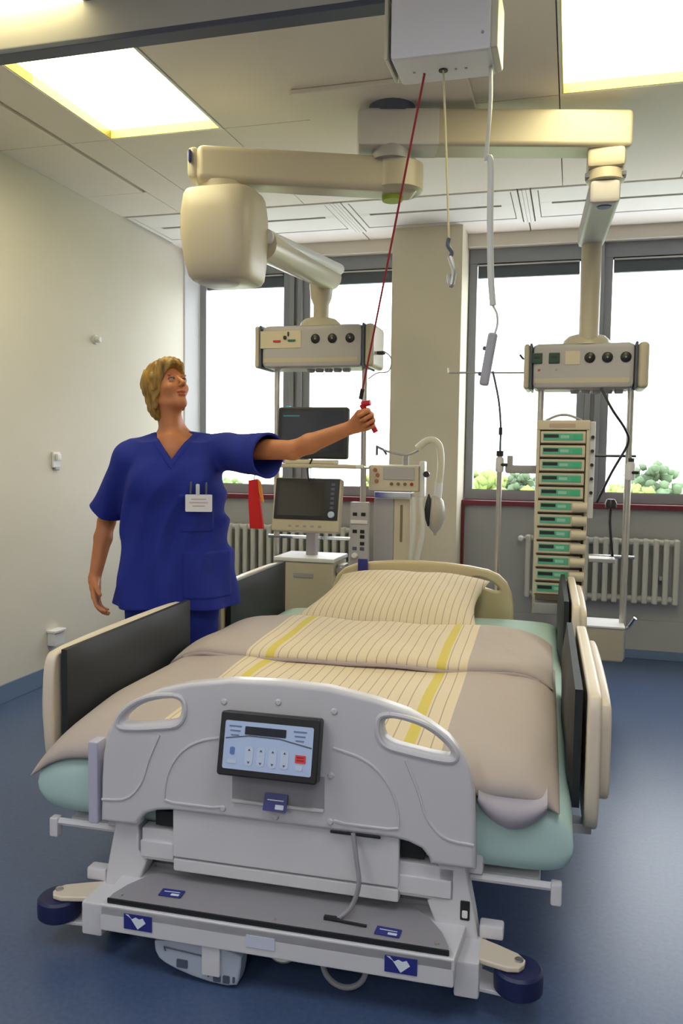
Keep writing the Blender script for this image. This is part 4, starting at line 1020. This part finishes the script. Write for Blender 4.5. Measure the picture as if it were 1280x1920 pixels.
def sd_tunic(p):
    z = p[:, 2]; q = p-NC; s = q@S-np.interp(z, zk, ck); f = q@Fd
    wx = np.interp(z, zk, wk); wy = np.interp(z, zk, yk)
    n = 2.4
    e = (np.abs(s/wx)**n+np.abs(f/wy)**n)**(1/n)
    d = (e-1)*np.minimum(wx, wy)*.9
    d = np.maximum(d, z-1.385)
    d = smin(d, ell(p, bp(.01, 0, 1.26), (.165, .122, .165), BF), .05)
    for sgn in (-1, 1): d = smin(d, ell(p, bp(sgn*.08+.01, .085, 1.215), (.085, .072, .085), BF), .05)
    for (sh, sgn, end, r0, r1) in ((SHR, -1, SLR, .068, .074), (SHL, 1, SLL, .072, .098)):
        d = smin(d, rcone(p, NB+S*sgn*.055-A_([0, 0, .012]), sh+A_([0, 0, -.006]), .044, .060), .05)
        d = smin(d, rcone(p, sh-A_([0, 0, .014]), end+(end-sh)*.15, r0, r1), .045)
    d = d+waves(p)
    # pockets stand proud of the front
    qs = q@S
    pk = ((np.abs(qs-.155) < .095) & (np.abs(z-.835) < .095)) | ((np.abs(qs-.115) < .065) & (z < 1.17) & (z > 1.02))
    d = d-np.where(pk & (f > 0), .0045, 0)
    # openings: hem, sleeves, neck
    d = np.maximum(d, (.690+.05*(qs < -9)-z)+.10*(qs+.27)*0)
    for (sh, end, r) in ((SHR, SLR, .062), (SHL, SLL, .086)):
        ax = (end-sh)/np.linalg.norm(end-sh); t = (p-end)@ax
        near = np.linalg.norm(p-end, axis=1) < .16
        d = np.where(near, np.maximum(d, t), d)
        d = np.maximum(d, -rcone(p, end-ax*.05, end+ax*.1, r-.006, r))
    d = np.maximum(d, -rcone(p, NB-A_([0, 0, .02]), hd(0, -.04, -.06), .066, .072))
    vs_ = q@S-.012
    vn = np.maximum((np.abs(vs_)-.70*(z-1.315))*.82, -(f-.01))
    d = np.maximum(np.where((vn < .022) & (f > .0), d-.0028, d), -vn)
    return d
def sd_trousers(p):
    d = ell(p, bp(0, -.01, .86), (.205, .128, .16), BF)
    for s in (-1, 1):
        d = smin(d, rcone(p, bp(s*.10, -.005, .82), bp(s*.098, .01, .45), .112, .088), .03)
        d = smin(d, rcone(p, bp(s*.098, .01, .45), bp(s*.095, -.015, .09), .088, .080), .03)
    q = p-NC
    d = d+.005*np.sin((q@S)*40+p[:, 2]*9)*np.sin(p[:, 2]*13+(q@Fd)*20)
    d = np.maximum(d, .065-p[:, 2])
    return np.maximum(d, p[:, 2]-.95)
def sd_hair(p):
    q = head_local(p)
    st = .0022*np.sin(q[:, 0]*260+q[:, 2]*60+3*np.sin(q[:, 1]*70))+.0016*np.sin(q[:, 1]*300-q[:, 2]*90+q[:, 0]*40)
    d = ell(q, (0, -.022, .042), (.088, .108, .094))
    d = smin(d, ell(q, (0, -.060, -.055), (.074, .056, .075)), .04)
    d = smin(d, ell(q, (0, .052, .078), (.062, .050, .040)), .03)
    for s in (-1, 1): d = smin(d, rcone(q, (s*.070, .020, .035), (s*.068, -.020, -.075), .020, .012), .02)
    d = d+st
    face = ell(q, (0, .130, -.040), (.079, .135, .112))
    d = smax(d, -face, .008)
    d = smax(d, -ell(q, (0, .02, -.10), (.066, .075, .075)), .01)
    return d*SC
def sd_shoe(p, s):
    a = bp(s*.10, -.03, .04); t = bp(s*.115, .15, .032)
    d = smin(rcone(p, a, t, .042, .038), rcone(p, a, a+A_([0, 0, .03]), .04, .042), .03)
    return np.maximum(d, .001-p[:, 2])
def tone(v):
    q = head_local(v); c = np.ones((len(v), 4))
    lip = np.minimum(ell(q, (0, .088, -.057), (.023, .014, .006)), ell(q, (0, .085, -.070), (.019, .014, .006)))
    w_ = np.clip(-lip/.002+.5, 0, 1)[:, None]; c[:, :3] = c[:, :3]*(1-w_)+A_([.80, .42, .45])*w_
    for s in (-1, 1):
        b = ell(q, (s*.031, .085, .0275), (.019, .016, .0038)); w_ = np.clip(-b/.002+.5, 0, 1)[:, None]; c[:, :3] = c[:, :3]*(1-w_)+A_([.42, .33, .28])*w_
        l = ell(q, (s*.030, .085, .006), (.0155, .02, .0062)); w_ = np.clip(-l/.002+.5, 0, 1)[:, None]; c[:, :3] = c[:, :3]*(1-w_)+A_([.36, .27, .25])*w_
        k = ell(q, (s*.036, .07, -.030), (.022, .03, .018)); w_ = .5*np.clip(-k/.02, 0, 1)[:, None]; c[:, :3] = c[:, :3]*(1-w_)+A_([1.0, .82, .80])*w_
    return c
M_skin = mat('skin', (.52, .19, .072), .5, noise=.06, nscale=25)
nt = M_skin.node_tree; b = nt.nodes['Principled BSDF']
b.inputs['Subsurface Weight'].default_value = .08; b.inputs['Subsurface Radius'].default_value = (.01, .004, .002)
at = nt.nodes.new('ShaderNodeAttribute'); at.attribute_name = 'tone'
mxn = nt.nodes.new('ShaderNodeMix'); mxn.data_type = 'RGBA'; mxn.blend_type = 'MULTIPLY'; mxn.inputs[0].default_value = 1
src = b.inputs['Base Color'].links[0].from_socket
nt.links.new(src, mxn.inputs[6]); nt.links.new(at.outputs['Color'], mxn.inputs[7]); nt.links.new(mxn.outputs[2], b.inputs['Base Color'])
M_scrub = mat('blue_scrubs', (.020, .032, .245), .85, noise=.08, nscale=6, bump=.1, bscale=300, spec=.2)
M_hair = mat('blond_hair', (.11, .05, .012), .5, noise=.3, nscale=16, color2=(.48, .27, .035), stretch=(3, 3, .6))
nurse = empty('person', (0, 0, 0), label='nurse in blue scrubs with short blond hair pulling the red hoist cord', cat='person')
sdf_object('body', sd_body, (-2.06, 2.90, .04), (-.64, 3.42, 1.78), .0034, M_skin, nurse, tone)
sdf_object('scrub_top', sd_tunic, (-2.08, 2.96, .66), (-1.02, 3.44, 1.50), .0042, M_scrub, nurse)
sdf_object('scrub_trousers', sd_trousers, (-1.95, 2.98, .04), (-1.32, 3.42, .98), .008, M_scrub, nurse)
hairlo, hairhi = HC-A_([.17, .17, .19]), HC+A_([.17, .17, .19])
sdf_object('hair', sd_hair, hairlo, hairhi, .003, M_hair, nurse)
for s in (-1, 1):
    sdf_object('shoe', lambda p, s=s: sd_shoe(p, s), bp(s*.1, .06, 0)-A_([.2, .2, .02]), bp(s*.1, .06, 0)+A_([.2, .2, .14]), .006, M_white, nurse)
M_eye = mat('eye_white', (.33, .29, .26), .3); M_iris = mat('iris', (.05, .04, .035), .2)
for s in (-1, 1):
    c = hd(s*.030, .0770, .003); Rm = Matrix([list(r) for r in HF]).to_4x4()
    ey = MB().lathe([(0, -.0115), (.006, -.0098), (.010, -.0057), (.0115, 0), (.010, .0057), (.006, .0098), (0, .0115)], 16, T(*c) @ Rm).build('eye', M_eye, nurse, auto=180)
    MB().lathe([(0, .0006), (.004, .0004), (.0055, 0)], 14, T(*(c+HF@A_([0, .0112, .0012]))) @ Rm @ RX(-90)).build('iris', M_iris, ey)
# name badge clipped to the chest pocket
def on_front(s, z):
    for f in np.arange(.30, -.1, -.001):
        if sd_tunic(bp(s, f, z)[None])[0] < 0: return f
    return .15
def badge():
    f1 = max(on_front(.128+a, 1.14+c) for a in (-.05, 0, .05) for c in (-.035, 0, .035))
    B = bp(.128, f1+.006, 1.140); M = T(*B) @ RZ(math.degrees(math.atan2(S[1], S[0]))) @ RX(0) @ UP_XZ
    o = MB().plate(rrect(.108, .070, .004), .003, (), 0, M).build('name_badge', M_paper, nurse)
    q = MB()
    for k, w_ in enumerate((.06, .075, .05)): q.plate(rrect(w_, .005, .001, cy=.016-.014*k), .0006, (), 0, M @ T(0, 0, .002))
    q.build('badge_print', mat('badge_print_pink', (.55, .42, .42), .6), o)
    MB().plate(rrect(.016, .045, .004, cx=-.004, cy=.055), .006, (), .001, M).build('badge_clip', M_chrome, o)
    MB().plate(rrect(.008, .05, .003, cx=-.036, cy=.060), .008, (), .002, M @ RZ(-4)).plate(rrect(.007, .05, .003, cx=.03, cy=.060), .008, (), .002, M).build('pen', M_slate, nurse)
badge()
HANDX = gp(.081, .075, .017)
rc = empty('release_cord', (-.465, 2.549, 2.496), label='dark red emergency cord pulled sideways from the hoist by the nurse', cat='cord')
d = Vector(HANDX)-Vector((-.465, 2.549, 2.496))
MB().tube([(0, 0, 0), d*.5+Vector((0, 0, -.006)), d*.97], .0038, 8).build('cord', M_redcord, rc)
MB().tube([d*.955, d*.99], .008, 10).build('cord_sleeve', M_black, rc)
# red grip of the cord, inside the closed hand
gu = gp(0, 1, 0)-gp(0, 0, 0)
c0, c1 = gp(.081, -.055, .017), gp(.081, .062, .017)
gr = empty('cord_grip', tuple(c0), label='red plastic grip at the end of the cord, in the closed hand', cat='grip')
MB().tube([Vector(c0)-Vector(c0), Vector(c1)-Vector(c0)], .0105, 12).tube([Vector(c1-c0)*1.0, Vector(c1-c0)*1.0+Vector((.034, -.004, .006))], .011, 10).build('grip_body', M_red, gr)

# ------------------------------------------------------------------ outside: far trees and houses below the horizon
M_grass = mat('far_meadow', (.30, .36, .20), .9, noise=.25, nscale=.05)
g = MB().bb((-300, 30, -16.5), (300, 420, -16)).build('ground_outside', M_grass); struct(g, 'distant green ground outside the windows', 'ground')
leafs = [mat('foliage_%d' % k, c, .9, noise=.35, nscale=.7, bump=.6, bscale=1.5) for k, c in enumerate(((.13, .20, .06), (.19, .24, .07), (.10, .15, .08), (.22, .26, .05)))]
M_bark = mat('bark', (.10, .07, .05), .9)
def crown_mesh(seed):
    rnd = random.Random(seed); m = MB()
    for k in range(75):
        b = bmesh.new(); bmesh.ops.create_icosphere(b, subdivisions=1, radius=1)
        a = rnd.uniform(0, 2*PI); r = .85*math.sqrt(rnd.uniform(0, 1)); zz = rnd.uniform(-.5, .8)*(1-.55*r); c = Vector((r*math.cos(a), r*math.sin(a), zz)); s = rnd.uniform(.10, .24)
        for v in b.verts: v.co = v.co*s*rnd.uniform(.6, 1.3)+c
        m.bm(b, None, True)
    return m
crowns = [crown_mesh(k) for k in range(4)]
rnd = random.Random(5)
spots = [(-38, 88, 13), (-33, 97, 13.5), (-27.5, 90, 12.5), (-23, 99, 13.5), (-18, 88, 12.5), (-9, 84, 14.8), (-5.5, 92, 14.2), (-2.2, 84, 13.2), (1.5, 96, 14.6), (5.2, 82, 13.6), (8.0, 90, 15.4), (11.5, 80, 13.4), (15.5, 86, 15.8), (19.5, 92, 14.8), (24, 88, 15.2), (29, 96, 14.5), (-7, 70, 10.8), (2, 68, 10.4), (7, 71, 10.9), (13, 69, 10.8), (20, 70, 11)]
adj = ['pale', 'broad', 'dense', 'rounded', 'bushy', 'tall', 'light green']
for k, (x, y, h) in enumerate(spots):
    e = empty('tree', (x, y, -16), label='distant green tree among the treetops seen through the windows', cat='tree', group='distant treetops outside the windows')
    rr = rnd.uniform(2.2, 3.2)
    c = crowns[k % 4].build('crown', leafs[k % 4], e, auto=180); c.location = (0, 0, h+2.2-rr*1.05); c.scale = (rr, rr, rr*1.05); c.rotation_euler = (0, 0, rnd.uniform(0, 6))
    MB().cyl((0, 0, 0), (0, 0, h-rr), .3, 8, r2=.18).build('trunk', M_bark, e)
M_house = mat('pale_render', (.70, .68, .64), .8); M_roof = mat('grey_roof', (.35, .30, .28), .8); M_hwin = mat('house_window', (.12, .14, .16), .2)
def house(x, y, w_, h, label):
    e = empty('house', (x, y, -16), label=label, cat='building')
    MB().bb((-w_/2, -5, 0), (w_/2, 5, h)).build('wall', M_house, e)
    MB().plate([(-w_/2-.5, h), (w_/2+.5, h), (0, h+3)], 11, (), 0, UP_XZ).build('roof', M_roof, e)
    for r_ in range(3):
        for k in range(4): MB().bb((-w_/2+w_*(k+.5)/4-.6, -5.05, h-2.6-3*r_), (-w_/2+w_*(k+.5)/4+.6, -4.98, h-1.0-3*r_)).build('window', M_hwin, e)
house(9.5, 118, 11, 12.0, 'pale house among the trees outside the right window')
house(-20.5, 120, 12, 11.5, 'pale house among the trees outside the left windows')
